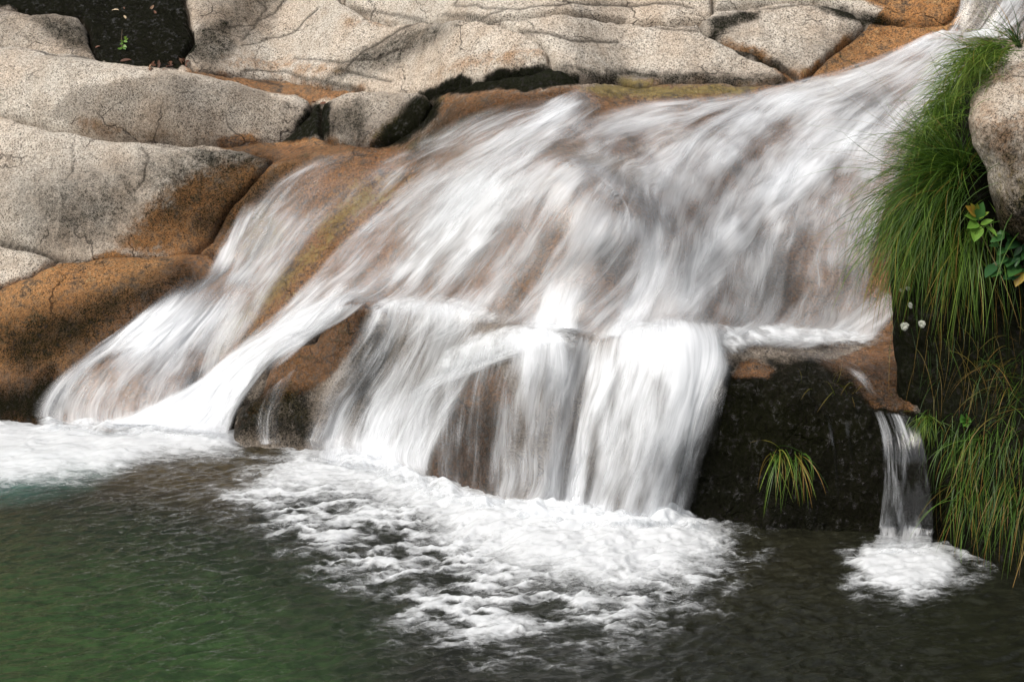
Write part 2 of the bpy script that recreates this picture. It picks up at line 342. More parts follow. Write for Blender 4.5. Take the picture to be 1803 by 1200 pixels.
# ------------------------------------------------ stains and painted shade: (strength, softness px, polygon seen in the photograph)
BLACK = [
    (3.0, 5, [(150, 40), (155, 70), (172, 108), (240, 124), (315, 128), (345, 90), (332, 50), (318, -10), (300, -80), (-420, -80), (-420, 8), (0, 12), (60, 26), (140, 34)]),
    (.56, 60, [(240, 310), (300, 280), (400, 275), (470, 285), (440, 320), (390, 370), (330, 425), (190, 445), (230, 400), (280, 350)]),
    (.6, 16, [(350, 268), (500, 275), (470, 300), (400, 330), (340, 300)]),
    (.42, 60, [(60, 340), (150, 330), (240, 300), (260, 380), (190, 450), (60, 440)]),
    (1.6, 8, [(520, 225), (545, 185), (578, 192), (580, 246), (500, 246)]),
    (1.8, 6, [(740, 165), (800, 150), (860, 138), (920, 124), (960, 116), (1015, 138), (1020, 150), (960, 156), (860, 164), (770, 172)]),  # deep shadow below the slab's overhang, painted black
    (1.2, 14, [(650, 262), (700, 215), (735, 175), (775, 178), (765, 215), (700, 258)]),
    (.5, 22, [(570, 150), (640, 95), (720, 55), (800, 50), (760, 90), (650, 140)]),
    (.35, 30, [(380, 20), (480, -30), (560, -40), (450, 60), (400, 100)]),
    (.55, 14, [(345, 60), (400, 30), (420, 90), (380, 128), (330, 110)]),
    (.5, 18, [(640, 190), (570, 215), (575, 250), (650, 256)]),
    (.75, 8, [(1235, 40), (1290, 28), (1340, 22), (1330, 42), (1250, 68)]),
    (.9, 7, [(1425, 18), (1480, 22), (1530, 30), (1590, 42), (1560, 48), (1480, 42)]),
    (.8, 6, [(1250, 62), (1275, 80), (1320, 92), (1370, 110), (1400, 138), (1380, 132), (1320, 104), (1262, 84)]),
    (.7, 9, [(985, 120), (1060, 132), (1200, 136), (1380, 142), (1380, 150), (1200, 146), (1050, 146)]),
    (.55, 18, [(60, 42), (150, 48), (165, 108), (140, 108), (90, 80)]),
    (.72, 44, [(60, 560), (200, 520), (330, 480), (360, 500), (230, 570), (120, 640), (50, 680), (0, 640), (0, 590)]),
    (.95, 40, [(-300, 690), (40, 690), (100, 640), (120, 700), (80, 760), (-300, 770)]),
    (3.2, 14, [(1238, 700), (1275, 660), (1330, 668), (1400, 690), (1470, 715), (1545, 730), (1640, 735), (1700, 980), (1180, 980), (1200, 800)]),
    (1.1, 22, [(1320, 640), (1420, 648), (1490, 690), (1530, 725), (1400, 700), (1300, 672)]),
    (1.0, 16, [(1225, 660), (1300, 634), (1420, 636), (1500, 660), (1540, 735), (1240, 740)]), (.42, 14, [(1470, 640), (1580, 640), (1610, 735), (1530, 730)]),
    (.22, 30, [(470, 640), (560, 600), (620, 560), (660, 600), (560, 700), (480, 700)]), (.55, 34, [(330, 340), (430, 300), (540, 285), (500, 340), (420, 420), (330, 430)]), (.5, 30, [(700, 260), (800, 190), (1000, 165), (1000, 185), (820, 240), (740, 290)]),
    (.75, 16, [(430, 470), (480, 390), (470, 420), (420, 500), (400, 500)]), (.8, 14, [(360, 660), (340, 700), (330, 670), (380, 640)]),
    (.75, 30, [(410, 700), (460, 690), (560, 700), (560, 800), (400, 790)]),
    (.45, 36, [(790, 720), (900, 730), (900, 900), (750, 880)]), (.5, 30, [(620, 560), (700, 560), (680, 800), (620, 800)]),
    (.6, 20, [(960, 560), (1040, 560), (1000, 700), (960, 700)]), (.55, 25, [(1040, 420), (1110, 450), (1100, 500), (1060, 490)]),
    (.5, 30, [(1290, 420), (1420, 400), (1400, 560), (1290, 580)]), (.6, 40, [(1580, 300), (1950, 120), (1950, 980), (1600, 700)]), (.5, 25, [(1480, 170), (1580, 160), (1560, 230), (1450, 260)]),
]
BROWN = [
    (1.0, 12, [(-420, 560), (0, 512), (50, 490), (110, 464), (200, 458), (300, 454), (380, 440), (440, 470), (300, 760), (-420, 780)]),
    (.85, 55, [(215, 452), (260, 390), (330, 330), (430, 292), (560, 265), (740, 255), (760, 330), (600, 560), (420, 560), (380, 470)]),
    (.9, 8, [(380, 250), (520, 246), (680, 258), (700, 285), (470, 288), (400, 268)]),
    (.8, 12, [(330, 126), (430, 138), (560, 150), (645, 165), (560, 182), (430, 160), (350, 142)]),
    (.75, 24, [(740, 262), (775, 172), (900, 160), (1040, 150), (1410, 146), (1300, 220), (1000, 300), (760, 380), (620, 400)]),
    (1.05, 12, [(1395, 145), (1415, 128), (1480, 80), (1540, 46), (1570, 0), (1570, -80), (1690, -80), (1690, 60), (1640, 95), (1500, 130)]),
    (.7, 16, [(1500, 0), (1700, -60), (1690, 50), (1590, 45)]),
    (.6, 10, [(1225, 60), (1262, 76), (1325, 100), (1380, 150), (1420, 140), (1330, 88), (1260, 66)]),
    (.9, 16, [(470, 700), (480, 640), (560, 600), (580, 550), (650, 535), (640, 620), (560, 700), (420, 760)]),
    (1.1, 18, [(770, 780), (820, 650), (870, 640), (900, 700), (880, 860), (760, 880)]),
    (.95, 12, [(1440, 645), (1570, 600), (1610, 640), (1610, 735), (1540, 730), (1490, 690)]),
    (1.3, 12, [(1286, 668), (1300, 642), (1330, 636), (1360, 654), (1345, 672), (1310, 670)]),
    (.62, 40, [(600, 400), (1000, 300), (1300, 220), (1600, 130), (1780, 80), (1950, 80), (1950, 720), (1560, 620), (1080, 600), (800, 560), (560, 580), (300, 760), (420, 560)]),
    (.4, 20, [(110, 225), (150, 215), (300, 236), (480, 238), (420, 256), (150, 240)]),
    (.38, 25, [(860, 90), (960, 82), (965, 105), (900, 130), (760, 150), (700, 160)]),
    (.45, 30, [(380, 100), (560, 110), (640, 130), (560, 148), (400, 130)]), (.35, 25, [(570, 30), (740, 36), (740, 60), (600, 60)]),
    (.5, 20, [(1250, 380), (1300, 380), (1300, 480), (1040, 500), (1050, 430)]), (.8, 12, [(1520, 520), (1580, 520), (1580, 610), (1520, 605)]),
]
MOSS = [
    (.62, 34, [(555, 400), (620, 345), (690, 320), (700, 345), (620, 400), (560, 462), (510, 515), (420, 590), (370, 640), (385, 580), (470, 490), (560, 430)]),
    (.75, 14, [(1020, 158), (1060, 146), (1200, 150), (1350, 152), (1300, 172), (1150, 176), (1060, 178)]),
    (.6, 14, [(650, 250), (740, 180), (790, 165), (760, 215), (690, 262)]), (.5, 16, [(690, 265), (770, 235), (850, 195), (900, 185), (820, 230), (720, 280)]),
    (.5, 20, [(400, 400), (470, 360), (520, 420), (440, 480)]), (.6, 18, [(1640, 80), (1760, 60), (1740, 130), (1650, 200), (1600, 170)]),
    (.7, 25, [(1210, 720), (1280, 680), (1540, 750), (1500, 800), (1260, 830)]), (.45, 20, [(430, 720), (520, 690), (560, 760), (440, 770)]),
    (.4, 24, [(580, 330), (700, 300), (740, 320), (600, 380)]),
]
GREY = [
    (1.0, 7, [(92, 212), (128, 172), (200, 152), (330, 150), (430, 166), (520, 190), (530, 215), (490, 240), (420, 252), (300, 250), (150, 236)]),
    (.7, 14, [(-420, 20), (60, 32), (150, 40), (165, 110), (60, 92), (-420, 80)]), (.55, 25, [(330, -40), (560, -60), (430, 90), (340, 110)]),
    (.7, 16, [(1330, 130), (1500, 40), (1560, 60), (1420, 150)]), (.8, 12, [(570, 195), (680, 165), (760, 170), (680, 258), (570, 250)]),
    (.4, 30, [(0, 300), (200, 280), (280, 330), (200, 450), (0, 430)]), (.5, 14, [(1000, 125), (1380, 130), (1390, 152), (1000, 150)]),
    (.7, 40, [(600, 540), (900, 540), (1000, 580), (1300, 590), (1250, 920), (500, 820)]),
]
WET = [
    (1, 25, [(330, 460), (560, 270), (760, 165), (1040, 148), (1420, 146), (1640, 80), (1900, -80), (1900, 980), (1100, 980), (380, 800), (60, 790), (80, 690)]),
    (1, 10, [(-420, -80), (320, -80), (340, 90), (300, 128), (170, 110), (150, 40), (-420, 12)]), (.8, 8, [(380, 250), (700, 258), (690, 290), (450, 290)]),
    (.8, 14, [(-420, 690), (120, 650), (120, 800), (-420, 800)]), (.5, 10, [(520, 180), (590, 190), (600, 256), (500, 250)]), (.6, 8, [(330, 128), (640, 165), (560, 180), (430, 160)]),
]
def field_of(L, jitter=True):
    jx = 15 * fbm(q * 3.3 + 60, 4).reshape(X.shape) + 4 * fbm(q * 14 + 3, 3).reshape(X.shape); out = np.zeros(X.shape)
    jy = 11 * fbm(q * 3.7 + 90, 4).reshape(X.shape) + 3 * fbm(q * 15 + 33, 3).reshape(X.shape)
    for v, soft, poly in L:
        p = np.asarray(poly, float); m = (PXG > p[:, 0].min() - 60) & (PXG < p[:, 0].max() + 60) & (PYG > p[:, 1].min() - 60) & (PYG < p[:, 1].max() + 60)
        if m.any():
            sdv = polydist(PXG[m] + jx[m], PYG[m] + jy[m], p); out[m] = np.maximum(out[m], v * sstep(-soft, soft, sdv))
    return out
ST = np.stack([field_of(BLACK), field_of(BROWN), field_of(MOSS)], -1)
WE = np.stack([field_of(WET), field_of(GREY), crackm], -1)
rustspot = sstep(-12, 6, polydist(PXG + jit * 2, PYG + jit, [(1286, 664), (1302, 642), (1330, 636), (1360, 652), (1345, 668), (1310, 668)])); ST[..., 0] *= 1 - .85 * rustspot

# ------------------------------------------------ separate boulders and slabs lying on the bedrock
# name, label, outline in the photograph, rise (m), edge radius (m)
ROCKS = [
    ("boulder", "long pale cream granite boulder with a grey oval weathered face above the lower left boulder",
     [(-600, 95), (-200, 90), (0, 86), (80, 97), (165, 112), (260, 125), (360, 140), (430, 155), (500, 168), (545, 181), (543, 200), (522, 225), (490, 245), (420, 254), (330, 251), (220, 240), (150, 238), (70, 224), (0, 203), (-200, 160), (-600, 150)], .07, .12),
    ("boulder", "big rounded pale granite boulder with black speckled stains above the rusty slab",
     [(-600, 180), (-200, 165), (0, 206), (60, 225), (160, 243), (250, 253), (340, 264), (430, 271), (480, 281), (440, 325), (395, 375), (370, 425), (330, 450), (250, 456), (160, 462), (100, 455), (50, 440), (0, 430), (-300, 420), (-600, 400)], .07, .12),
    ("boulder", "small grey granite wedge at the left edge between the speckled boulder and rusty slab",
     [(-600, 420), (-200, 425), (0, 434), (60, 447), (98, 460), (70, 480), (30, 498), (0, 512), (-200, 545), (-600, 560)], .05, .09),
    ("rock_slab", "rusty brown wet rock slab sloping into the pool beside the left cascade",
     [(-600, 590), (-200, 560), (0, 514), (50, 492), (110, 464), (200, 458), (300, 454), (368, 447), (395, 470), (330, 515), (250, 560), (180, 610), (130, 660), (90, 700), (85, 790), (0, 800), (-600, 790)], .06, .16),
    ("boulder", "dull grey granite boulder with a squared dark end below the black hollow",
     [(-600, 10), (-200, 8), (0, 17), (60, 31), (140, 37), (152, 50), (156, 75), (172, 112), (120, 106), (60, 97), (0, 88), (-200, 88), (-600, 80)], .07, .12),
    ("rock_slab", "broad streaked granite slab beside the black hollow, ending in a dark overhang",
     [(330, -10), (420, -60), (560, -60), (600, 10), (645, 33), (740, 42), (850, 44), (905, 60), (962, 92), (966, 116), (930, 126), (860, 139), (790, 155), (740, 165), (650, 161), (560, 150), (500, 140), (430, 134), (350, 128), (322, 108), (345, 75), (335, 40)], .045, .07),
    ("rock_slab", "smooth pale granite slab rounded down to the olive stream edge",
     [(912, 58), (880, 44), (950, 36), (1010, 33), (1100, 40), (1180, 48), (1228, 52), (1240, 66), (1268, 80), (1318, 106), (1368, 124), (1392, 146), (1330, 150), (1200, 146), (1080, 145), (1020, 140), (975, 118), (968, 92)], .04, .06),
    ("rock_slab", "grey blocky granite slab with black lichen streaks beside the orange ramp",
     [(1236, 42), (1262, 22), (1350, 10), (1450, 14), (1500, 30), (1520, 48), (1480, 80), (1440, 112), (1410, 140), (1385, 124), (1330, 96), (1272, 72), (1245, 58)], .04, .06),
    ("rock_slab", "thin layered granite ledge with broken yellowish edges along the top of the slope",
     [(612, 6), (600, -70), (900, -80), (1262, -80), (1250, 36), (1180, 44), (1100, 36), (1010, 29), (950, 32), (860, 38), (760, 38), (655, 30)], .035, .04),
    ("rock_slab", "orange stained granite block next to the small upper waterfall",
     [(1260, 14), (1240, -80), (1700, -80), (1692, 10), (1660, 40), (1590, 46), (1530, 36), (1490, 24), (1440, 10), (1350, 6)], .04, .05),
    ("boulder", "low dark pinkish grey granite rock beside the still brown puddle",
     [(568, 192), (600, 176), (680, 163), (745, 166), (762, 180), (742, 212), (704, 240), (660, 257), (600, 254), (570, 242)], .06, .11),
    ("boulder", "brown jagged boulder with a dark foot that splits the white chute from the middle falls",
     [(408, 800), (418, 724), (458, 702), (478, 650), (500, 620), (556, 606), (580, 552), (615, 536), (680, 535), (690, 600), (640, 680), (590, 740), (575, 830), (480, 830)], .10, .14),
]
_bump = {}
ROCKF = []; LMASK = sstep(1190, 1230, PXG) * sstep(1640, 1580, PXG) * sstep(640, 720, PYG)
STREAM = sstep(200, 480, PXG) * sstep(140, 260, PYG + (PXG - 900) * .12)
BEDS = STREAM * (.022 * fbm(q * np.array([7, 5, 1]) + 13, 4)).reshape(X.shape) + ROUGH * .8 - crackd * .3 + LMASK * (.05 * fbm(q * np.array([5, 4, 1]) + 31, 4) + .022 * fbm(q * 19 + 2, 3)).reshape(X.shape)
COMP = D + BEDS
for nm, lab, poly, rise, rad in ROCKS:
    P = hit([p[0] for p in poly], [p[1] for p in poly], D0); x_, s_, _ = to_xsd(P); pl = np.stack([x_, s_], 1)
    m = (X > x_.min() - .2) & (X < x_.max() + .2) & (S > s_.min() - .2) & (S < s_.max() + .2)
    w = fbm(q[m.ravel()] * 5 + 71, 4) * .022; dd = np.full(X.shape, -1.0)
    dd[m] = polydist(X[m], S[m], pl) + w
    t = np.clip(dd / rad, 0, 1); prof = np.sqrt(np.clip(1 - (1 - t) ** 2.2, 0, 1))
    off = rise * prof - .02 + np.where(dd < 0, dd * 4.0, 0)
    f = D + off + ROUGH * .7 + np.where(dd > 0, .0, 0) - crackd
    ROCKF.append((nm, lab, f, dd)); COMP = np.maximum(COMP, np.where(dd > -.1, f, -9))
allrock = np.max([d_ for _, _, _, d_ in ROCKF], axis=0); seam = sstep(-.05, .01, allrock)
BED = D + BEDS - .07 * seam
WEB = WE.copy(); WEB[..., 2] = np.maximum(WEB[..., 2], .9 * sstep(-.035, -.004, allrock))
def hf_mesh(field, sel, extra_skirt=True):
    """quads of the field wherever sel holds"""
    cell = sel[:-1, :-1] & sel[1:, :-1] & sel[1:, 1:] & sel[:-1, 1:]
    idx = np.arange(X.size).reshape(X.shape)
    F = np.stack([idx[:-1, :-1][cell], idx[1:, :-1][cell], idx[1:, 1:][cell], idx[:-1, 1:][cell]], -1)
    used, inv = np.unique(F.ravel(), return_inverse=True); F = inv.reshape(F.shape)
    V = from_xsd(X.ravel()[used], S.ravel()[used], field.ravel()[used]); return V, F, used
for nm, lab, f, dd in ROCKF:
    V, F, u = hf_mesh(f, dd > -.055)
    # the outline under the bedrock closes to a flat base so that the stone is a solid
    o = place(nm, V, F, M_ROCK, colors={"stain_shade": ST.reshape(-1, 3)[u], "wear_shade": WE.reshape(-1, 3)[u]})
    tag(o, lab, "rock", kind="thing")
V, F, u = hf_mesh(BED, np.ones(X.shape, bool))
bed = place("bedrock", V, F, M_ROCK, colors={"stain_shade": ST.reshape(-1, 3)[u], "wear_shade": WEB.reshape(-1, 3)[u]}); tag(bed, kind="structure")
# ------------------------------------------------ a dark hillside added out of view around the rock to block sky reflections (one coarse sheet)
def hill_mat():
    t = NT("added_hillside"); co = t.n("TexCoord").outputs["Object"]
    c = t.ramp(t.noise(co, 1.4, 6, .65), [(.3, (.02, .03, .012)), (.5, (.05, .07, .025)), (.7, (.11, .10, .07))])
    return t.surf(t.bsdf(Base_Color=c, Roughness=.95, Normal=t.bump(t.noise(co, 3, 5), .8, .3)))
hx = np.linspace(-26, 26, 90); hy = np.linspace(-12, 30, 80); HX, HY = np.meshgrid(hx, hy, indexing='ij'); hq = np.stack([HX.ravel(), HY.ravel(), HX.ravel() * 0], 1)
side = np.maximum(np.abs(HX) - 4.2, 0); up = np.maximum(HY - 4.6, 0)
HZ = np.where(HY > 4.6, 2.6 + up * .62, 0) + 0
inside = (np.abs(HX) < 4.2) & (HY < 4.9)
front = np.clip((HY - 1.2) * .66, -.9, 2.6)
HZ = np.where(HY > 4.6, HZ, front) + side * .45 + .35 * fbm(hq * .5, 4).reshape(HX.shape) * (side + up > .5) - .9 * inside - np.where((side < .3) & (HY < 4.9), .25, 0)
hill = place("added_hillside", np.stack([HX, HY, HZ], -1).reshape(-1, 3), gridfaces(90, 80), hill_mat()); tag(hill, kind="structure")
# ------------------------------------------------ falling water: sheets that follow the stone, torn into threads along the flow
def water_mat(name, seed, tint=(0.90, 0.92, 0.95), glass=0.10, contrast=2.3, bias=0.11, cap=0.95, veil=0.29):
    t = NT(name); uv = t.n("UVMap").outputs[0]; dens = t.attr("dens")
    wob = t.n("TexNoise"); t.put(wob.inputs["Vector"], t.mapping(uv, (3.0, 1.6, 1), (seed, 0, 0))); wob.inputs["Scale"].default_value = 1.0; wob.inputs["Detail"].default_value = 2
    sc = t.n("VectorMath", _operation='SCALE'); t.put(sc.inputs[0], wob.outputs["Color"]); sc.inputs["Scale"].default_value = 0.10
    ad = t.n("VectorMath", _operation='ADD'); t.put(ad.inputs[0], uv); t.put(ad.inputs[1], sc.outputs[0]); u2 = ad.outputs[0]
    broad = t.noise(t.mapping(u2, (6.0, 1.9, 1), (seed * 1.7, 3, 0)), 1.0, 2, 0.55)
    mid = t.noise(t.mapping(u2, (24.0, 2.6, 1), (seed * 2.3, 9, 0)), 1.0, 3, 0.6)
    fine = t.noise(t.mapping(u2, (95.0, 4.5, 1), (seed * 3.1, 1, 0)), 1.0, 3, 0.65)
    n = t.math('ADD', t.math('MULTIPLY', broad, 0.48), t.math('ADD', t.math('MULTIPLY', mid, 0.34), t.math('MULTIPLY', fine, 0.18)))
    a = t.math('ADD', t.math('MULTIPLY', t.math('SUBTRACT', n, 0.5), contrast), t.math('SUBTRACT', t.math('MULTIPLY', dens, 0.95), bias))
    a = t.ss(a, 0.0, 1.0); a = t.math('MULTIPLY', a, t.math('MULTIPLY', dens, 5.0, clamp=True))
    a = t.math('MULTIPLY', a, cap)
    if veil: a = t.math('ADD', t.math('MULTIPLY', a, 1 - veil), t.math('MULTIPLY', t.math('MULTIPLY', dens, 1.35, clamp=True), t.math('MULTIPLY', t.ss(broad, .25, .6), veil)))
    nrm = t.bump(n, 0.2, 0.015)
    df = t.bsdf(Base_Color=tint, Roughness=0.55, Normal=nrm, Specular_IOR_Level=0.25)
    tl = t.n("BsdfTranslucent"); t.put(tl.inputs["Color"], tint)
    mx = t.n("MixShader"); mx.inputs[0].default_value = 0.22; t.put(mx.inputs[1], df); t.put(mx.inputs[2], tl.outputs[0])
    tr = t.n("BsdfTransparent"); gl = t.n("BsdfGlossy"); gl.inputs["Roughness"].default_value = 0.18; t.put(gl.inputs["Normal"], nrm)
    film = t.n("MixShader"); fr = t.n("Fresnel"); fr.inputs["IOR"].default_value = 1.33; t.put(fr.inputs["Normal"], nrm)
    t.put(film.inputs[0], t.math('MULTIPLY', t.math('MULTIPLY', fr.outputs[0], t.math('MULTIPLY', dens, 4.0, clamp=True)), glass * 6, clamp=True))
    t.put(film.inputs[1], tr.outputs[0]); t.put(film.inputs[2], gl.outputs[0])
    m2 = t.n("MixShader"); t.put(m2.inputs[0], a); t.put(m2.inputs[1], film.outputs[0]); t.put(m2.inputs[2], mx.outputs[0])
    return t.surf(m2.outputs[0])
M_W = [water_mat("white_water", 1.3), water_mat("white_water_back", 7.9), water_mat("white_water_deep", 4.4), water_mat("glassy_water", 2.2, contrast=4.2, bias=0.25, glass=0.25, veil=0), water_mat("falling_water", 3.7, contrast=2.7, bias=0.10, veil=.15), water_mat("falling_water_back", 6.1, contrast=2.7, bias=0.12, veil=.15)]
SURF = blur(COMP, 2)
def resample(a, n):
    """cubic (Catmull-Rom) interpolation of the rows of a to n rows"""
    a = np.asarray(a, float); k = len(a); p = np.linspace(0, k - 1, n); i = np.clip(p.astype(int), 0, k - 2); f = (p - i).reshape((-1,) + (1,) * (a.ndim - 1))
    g = lambda j: a[np.clip(j, 0, k - 1)]
    p0, p1, p2, p3 = g(i - 1), g(i), g(i + 1), g(i + 2)
    return 0.5 * (2 * p1 + (p2 - p0) * f + (2 * p0 - 5 * p1 + 4 * p2 - p3) * f ** 2 + (3 * p1 - p0 - 3 * p2 + p3) * f ** 3)
def lin(a, n):
    a = np.asarray(a, float); return np.stack([np.interp(np.linspace(0, len(a) - 1, n), np.arange(len(a)), a[:, c]) for c in range(a.shape[1])], 1)
def sheet(st, seed, off=0.02, edge=0.14, nu=40, smooth=2, lump=0.012, head=0.06, tail=0.06, leap=0.0, across=None, bow=0.0):
    """st: rows (xl, yl, xr, yr, density) from top to bottom; returns the vertices, faces, uv and density of a sheet on the stone"""
    st = np.asarray(st, float); L = np.hypot(np.diff((st[:, 0] + st[:, 2]) / 2), np.diff((st[:, 1] + st[:, 3]) / 2)).sum()
    nv = int(np.clip(L / 9, 20, 90)); r = resample(st[:, :4], nv); den = lin(st[:, 4:5], nv)[:, 0]
    u = np.linspace(0, 1, nu); px = r[:, None, 0] * (1 - u) + r[:, None, 2] * u; py = r[:, None, 1] * (1 - u) + r[:, None, 3] * u
    py = py + bow * (np.abs(2 * u - 1) ** 2.2) * (1 - np.linspace(0, 1, nv)[:, None]) ** 2
    P = hit(px, py, SURF); low = P[:, 2] < .012; P[low] = ground(px.ravel()[low], py.ravel()[low], .012); P = P.reshape(nv, nu, 3)
    for _ in range(smooth):
        for ax in (0, 1):
            Q = np.pad(P, [(1, 1) if i == ax else (0, 0) for i in range(3)], mode='edge')
            P = (np.take(Q, range(0, P.shape[ax]), ax) + 2 * P + np.take(Q, range(2, P.shape[ax] + 2), ax)) / 4
    P = resample(P, nv * 3); P = resample(P.transpose(1, 0, 2), nu * 2).transpose(1, 0, 2); nv, nu = nv * 3, nu * 2
    tu = np.gradient(P, axis=1); tv = np.gradient(P, axis=0); N = np.cross(tu, tv); N /= np.linalg.norm(N, axis=2)[..., None] + 1e-9
    N *= np.sign((N @ (ND - RT * 0))[..., None] + 1e-9)
    view = CAM - P; N *= np.where((N * view).sum(2) < 0, -1, 1)[..., None]
    ul = np.cumsum(np.concatenate([np.zeros((nv, 1)), np.linalg.norm(np.diff(P, axis=1), axis=2)], 1), 1); ul -= ul[:, nu // 2:nu // 2 + 1]
    # the threads spread where the water spreads: take the mean width for u
    wbar = ul[:, -1:] - ul[:, :1]; un = (ul / (wbar + 1e-9)) * wbar.mean()
    vl = np.cumsum(np.concatenate([np.zeros((1, nu)), np.linalg.norm(np.diff(P, axis=0), axis=2)], 0), 0).mean(1, keepdims=True) * np.ones((1, nu))
    f = np.stack([un.ravel() * 7 + seed * 5, vl.ravel() * 1.5, np.full(un.size, seed)], 1); b = fbm(f, 3).reshape(nv, nu)
    b2 = fbm(np.stack([un.ravel() * 28 + seed, vl.ravel() * 3, np.full(un.size, seed)], 1), 2).reshape(nv, nu)
    P = P + N * (off + lump * b + lump * .4 * b2)[..., None]
    t = np.linspace(0, 1, nv)[:, None]; P = P + np.array([0, -1, .12]) * (leap * np.sin(np.pi * np.clip(t, 0, 1)) )[..., None]
    uu = np.linspace(0, 1, nu)[None]; ragged = .6 + .5 * fbm(np.stack([vl.ravel() * 4, un.ravel() * 2, np.full(un.size, seed + 3)], 1), 3).reshape(nv, nu)
    fade = sstep(0, edge, np.minimum(uu, 1 - uu) * np.clip(ragged * 1.5 + .2, .25, 2.2)) * sstep(0, head, t) * sstep(0, tail, 1 - t)
    D_ = np.interp(np.linspace(0, 1, nv), np.linspace(0, 1, len(den)), den)[:, None] * fade
    if across is not None: D_ = D_ * np.interp(uu, np.linspace(0, 1, len(across)), across)
    return P.reshape(-1, 3), gridfaces(nv, nu), np.stack([un.ravel() + seed * 3, vl.ravel()], 1), D_.ravel()
# where the photograph's veil thins and the wet stone shows: (x, y, radii along and across the flow, flow angle, share of water left)
THIN = [(1400, 470, 120, 48, -50, .58), (1300, 480, 60, 40, -60, .55), (1075, 475, 48, 34, -60, .35), (890, 540, 60, 26, -62, .40), (870, 440, 80, 22, -60, .6), (1520, 190, 70, 26, -40, .45), (1370, 225, 55, 20, -40, .5), (1480, 500, 80, 40, -45, .65),
        (1120, 365, 60, 22, 40, .45), (1210, 225, 60, 18, -20, .55), (690, 440, 80, 26, -45, .4), (640, 490, 50, 20, -40, .55), (1540, 330, 70, 24, -50, .5), (1010, 250, 60, 20, -20, .55), (980, 400, 50, 22, -70, .6), (230, 690, 40, 24, -60, .5), (330, 650, 40, 18, -60, .5), (190, 655, 30, 18, -50, .5),
        (1100, 260, 50, 16, -15, .55), (770, 480, 70, 20, -60, .6), (640, 690, 60, 18, -75, .6), (830, 800, 90, 34, -85, .5), (700, 620, 40, 18, -70, .6), (1030, 690, 60, 18, -85, .6), (1160, 800, 70, 16, -85, .75), (1250, 340, 60, 18, -45, .6), (1600, 250, 60, 20, -45, .6), (1168, 705, 80, 13, -80, .62), (1100, 790, 100, 15, -82, .6), (1212, 790, 90, 14, -78, .55), (1045, 820, 100, 13, -84, .55), (1140, 870, 70, 12, -85, .6), (1080, 670, 60, 11, -78, .7)]
def thin(V, d):
    x, y = proj(V); w = fbm(V * 5 + 3, 3); x = x + 26 * w; y = y + 26 * fbm(V * 5 + 44, 3); k = np.ones(len(V))
    for cx_, cy_, ra, rb, an, sh in THIN:
        c_, s_ = math.cos(R(an)), math.sin(R(an)); a_ = ((x - cx_) * c_ + (y - cy_) * s_) / ra; b_ = (-(x - cx_) * s_ + (y - cy_) * c_) / rb; k = np.minimum(k, 1 - (1 - sh) * np.exp(-(a_ ** 2 + b_ ** 2) * .8))
    return d * k
def fall(label, sheets, glassy=False):
    """one waterfall: all its sheets, front and back, as one body of water"""
    Vs, Fs, Us, Ds, Ms, n = [], [], [], [], [], 0
    for k, (st, kw) in enumerate(sheets):
        for lay in range(kw.pop("layers", 2)):
            kk = dict(kw); kk["off"] = kk.get("off", .018) + .022 * lay; V, F, u, d = sheet(st, k * 2.7 + lay * 11.3 + len(label) * .37, **kk); d = thin(V, d)
            Vs.append(V); Fs.append(F + n); Us.append(u); Ds.append(d * (1.0 if lay == 0 else .72)); Ms.append(np.full(len(F), 3 if glassy is True else glassy + lay % 2 if glassy else lay % 3)); n += len(V)
    o = place("waterfall", np.concatenate(Vs), np.concatenate(Fs), M_W[0], uv=np.concatenate(Us), attrs={"dens": np.concatenate(Ds)})
    for m in M_W[1:]: o.data.materials.append(m)
    o.data.polygons.foreach_set("material_index", np.concatenate(Ms).astype(np.int32))
    return tag(o, label, "waterfall", kind="thing")

fall("broad silky cascade rushing down the slope beside the big green grass tussock", [
    ([(1650, 58, 1745, 74, .62), (1555, 103, 1690, 150, .56), (1430, 142, 1640, 225, .52), (1310, 172, 1600, 310, .52), (1200, 240, 1560, 400, .5), (1130, 340, 1540, 480, .46), (1100, 430, 1530, 550, .44), (1080, 530, 1500, 600, .48), (1060, 600, 1420, 625, .6)], dict(edge=.07, layers=2, nu=50)),
    ([(1600, 120, 1660, 160, .3), (1500, 180, 1570, 215, .8), (1400, 250, 1480, 300, .95), (1310, 320, 1400, 385, .9), (1230, 390, 1330, 470, .8), (1160, 470, 1260, 550, .65), (1110, 540, 1210, 600, .7)], dict(edge=.4, layers=1, off=.035, head=.2, tail=.2)),
    ([(1450, 135, 1500, 160, .5), (1340, 165, 1400, 215, .75), (1240, 240, 1320, 290, .6), (1170, 300, 1250, 370, .4)], dict(edge=.4, layers=1, off=.035, head=.3, tail=.4)),
    ([(1120, 420, 1200, 420, .4), (1110, 480, 1190, 490, .9), (1090, 540, 1160, 550, .9), (1060, 600, 1150, 610, 1)], dict(edge=.3, layers=1, off=.03, head=.3)),
    ([(1540, 500, 1600, 540, .3), (1480, 560, 1570, 580, .6), (1430, 600, 1530, 612, .7)], dict(edge=.2, layers=1)),
])
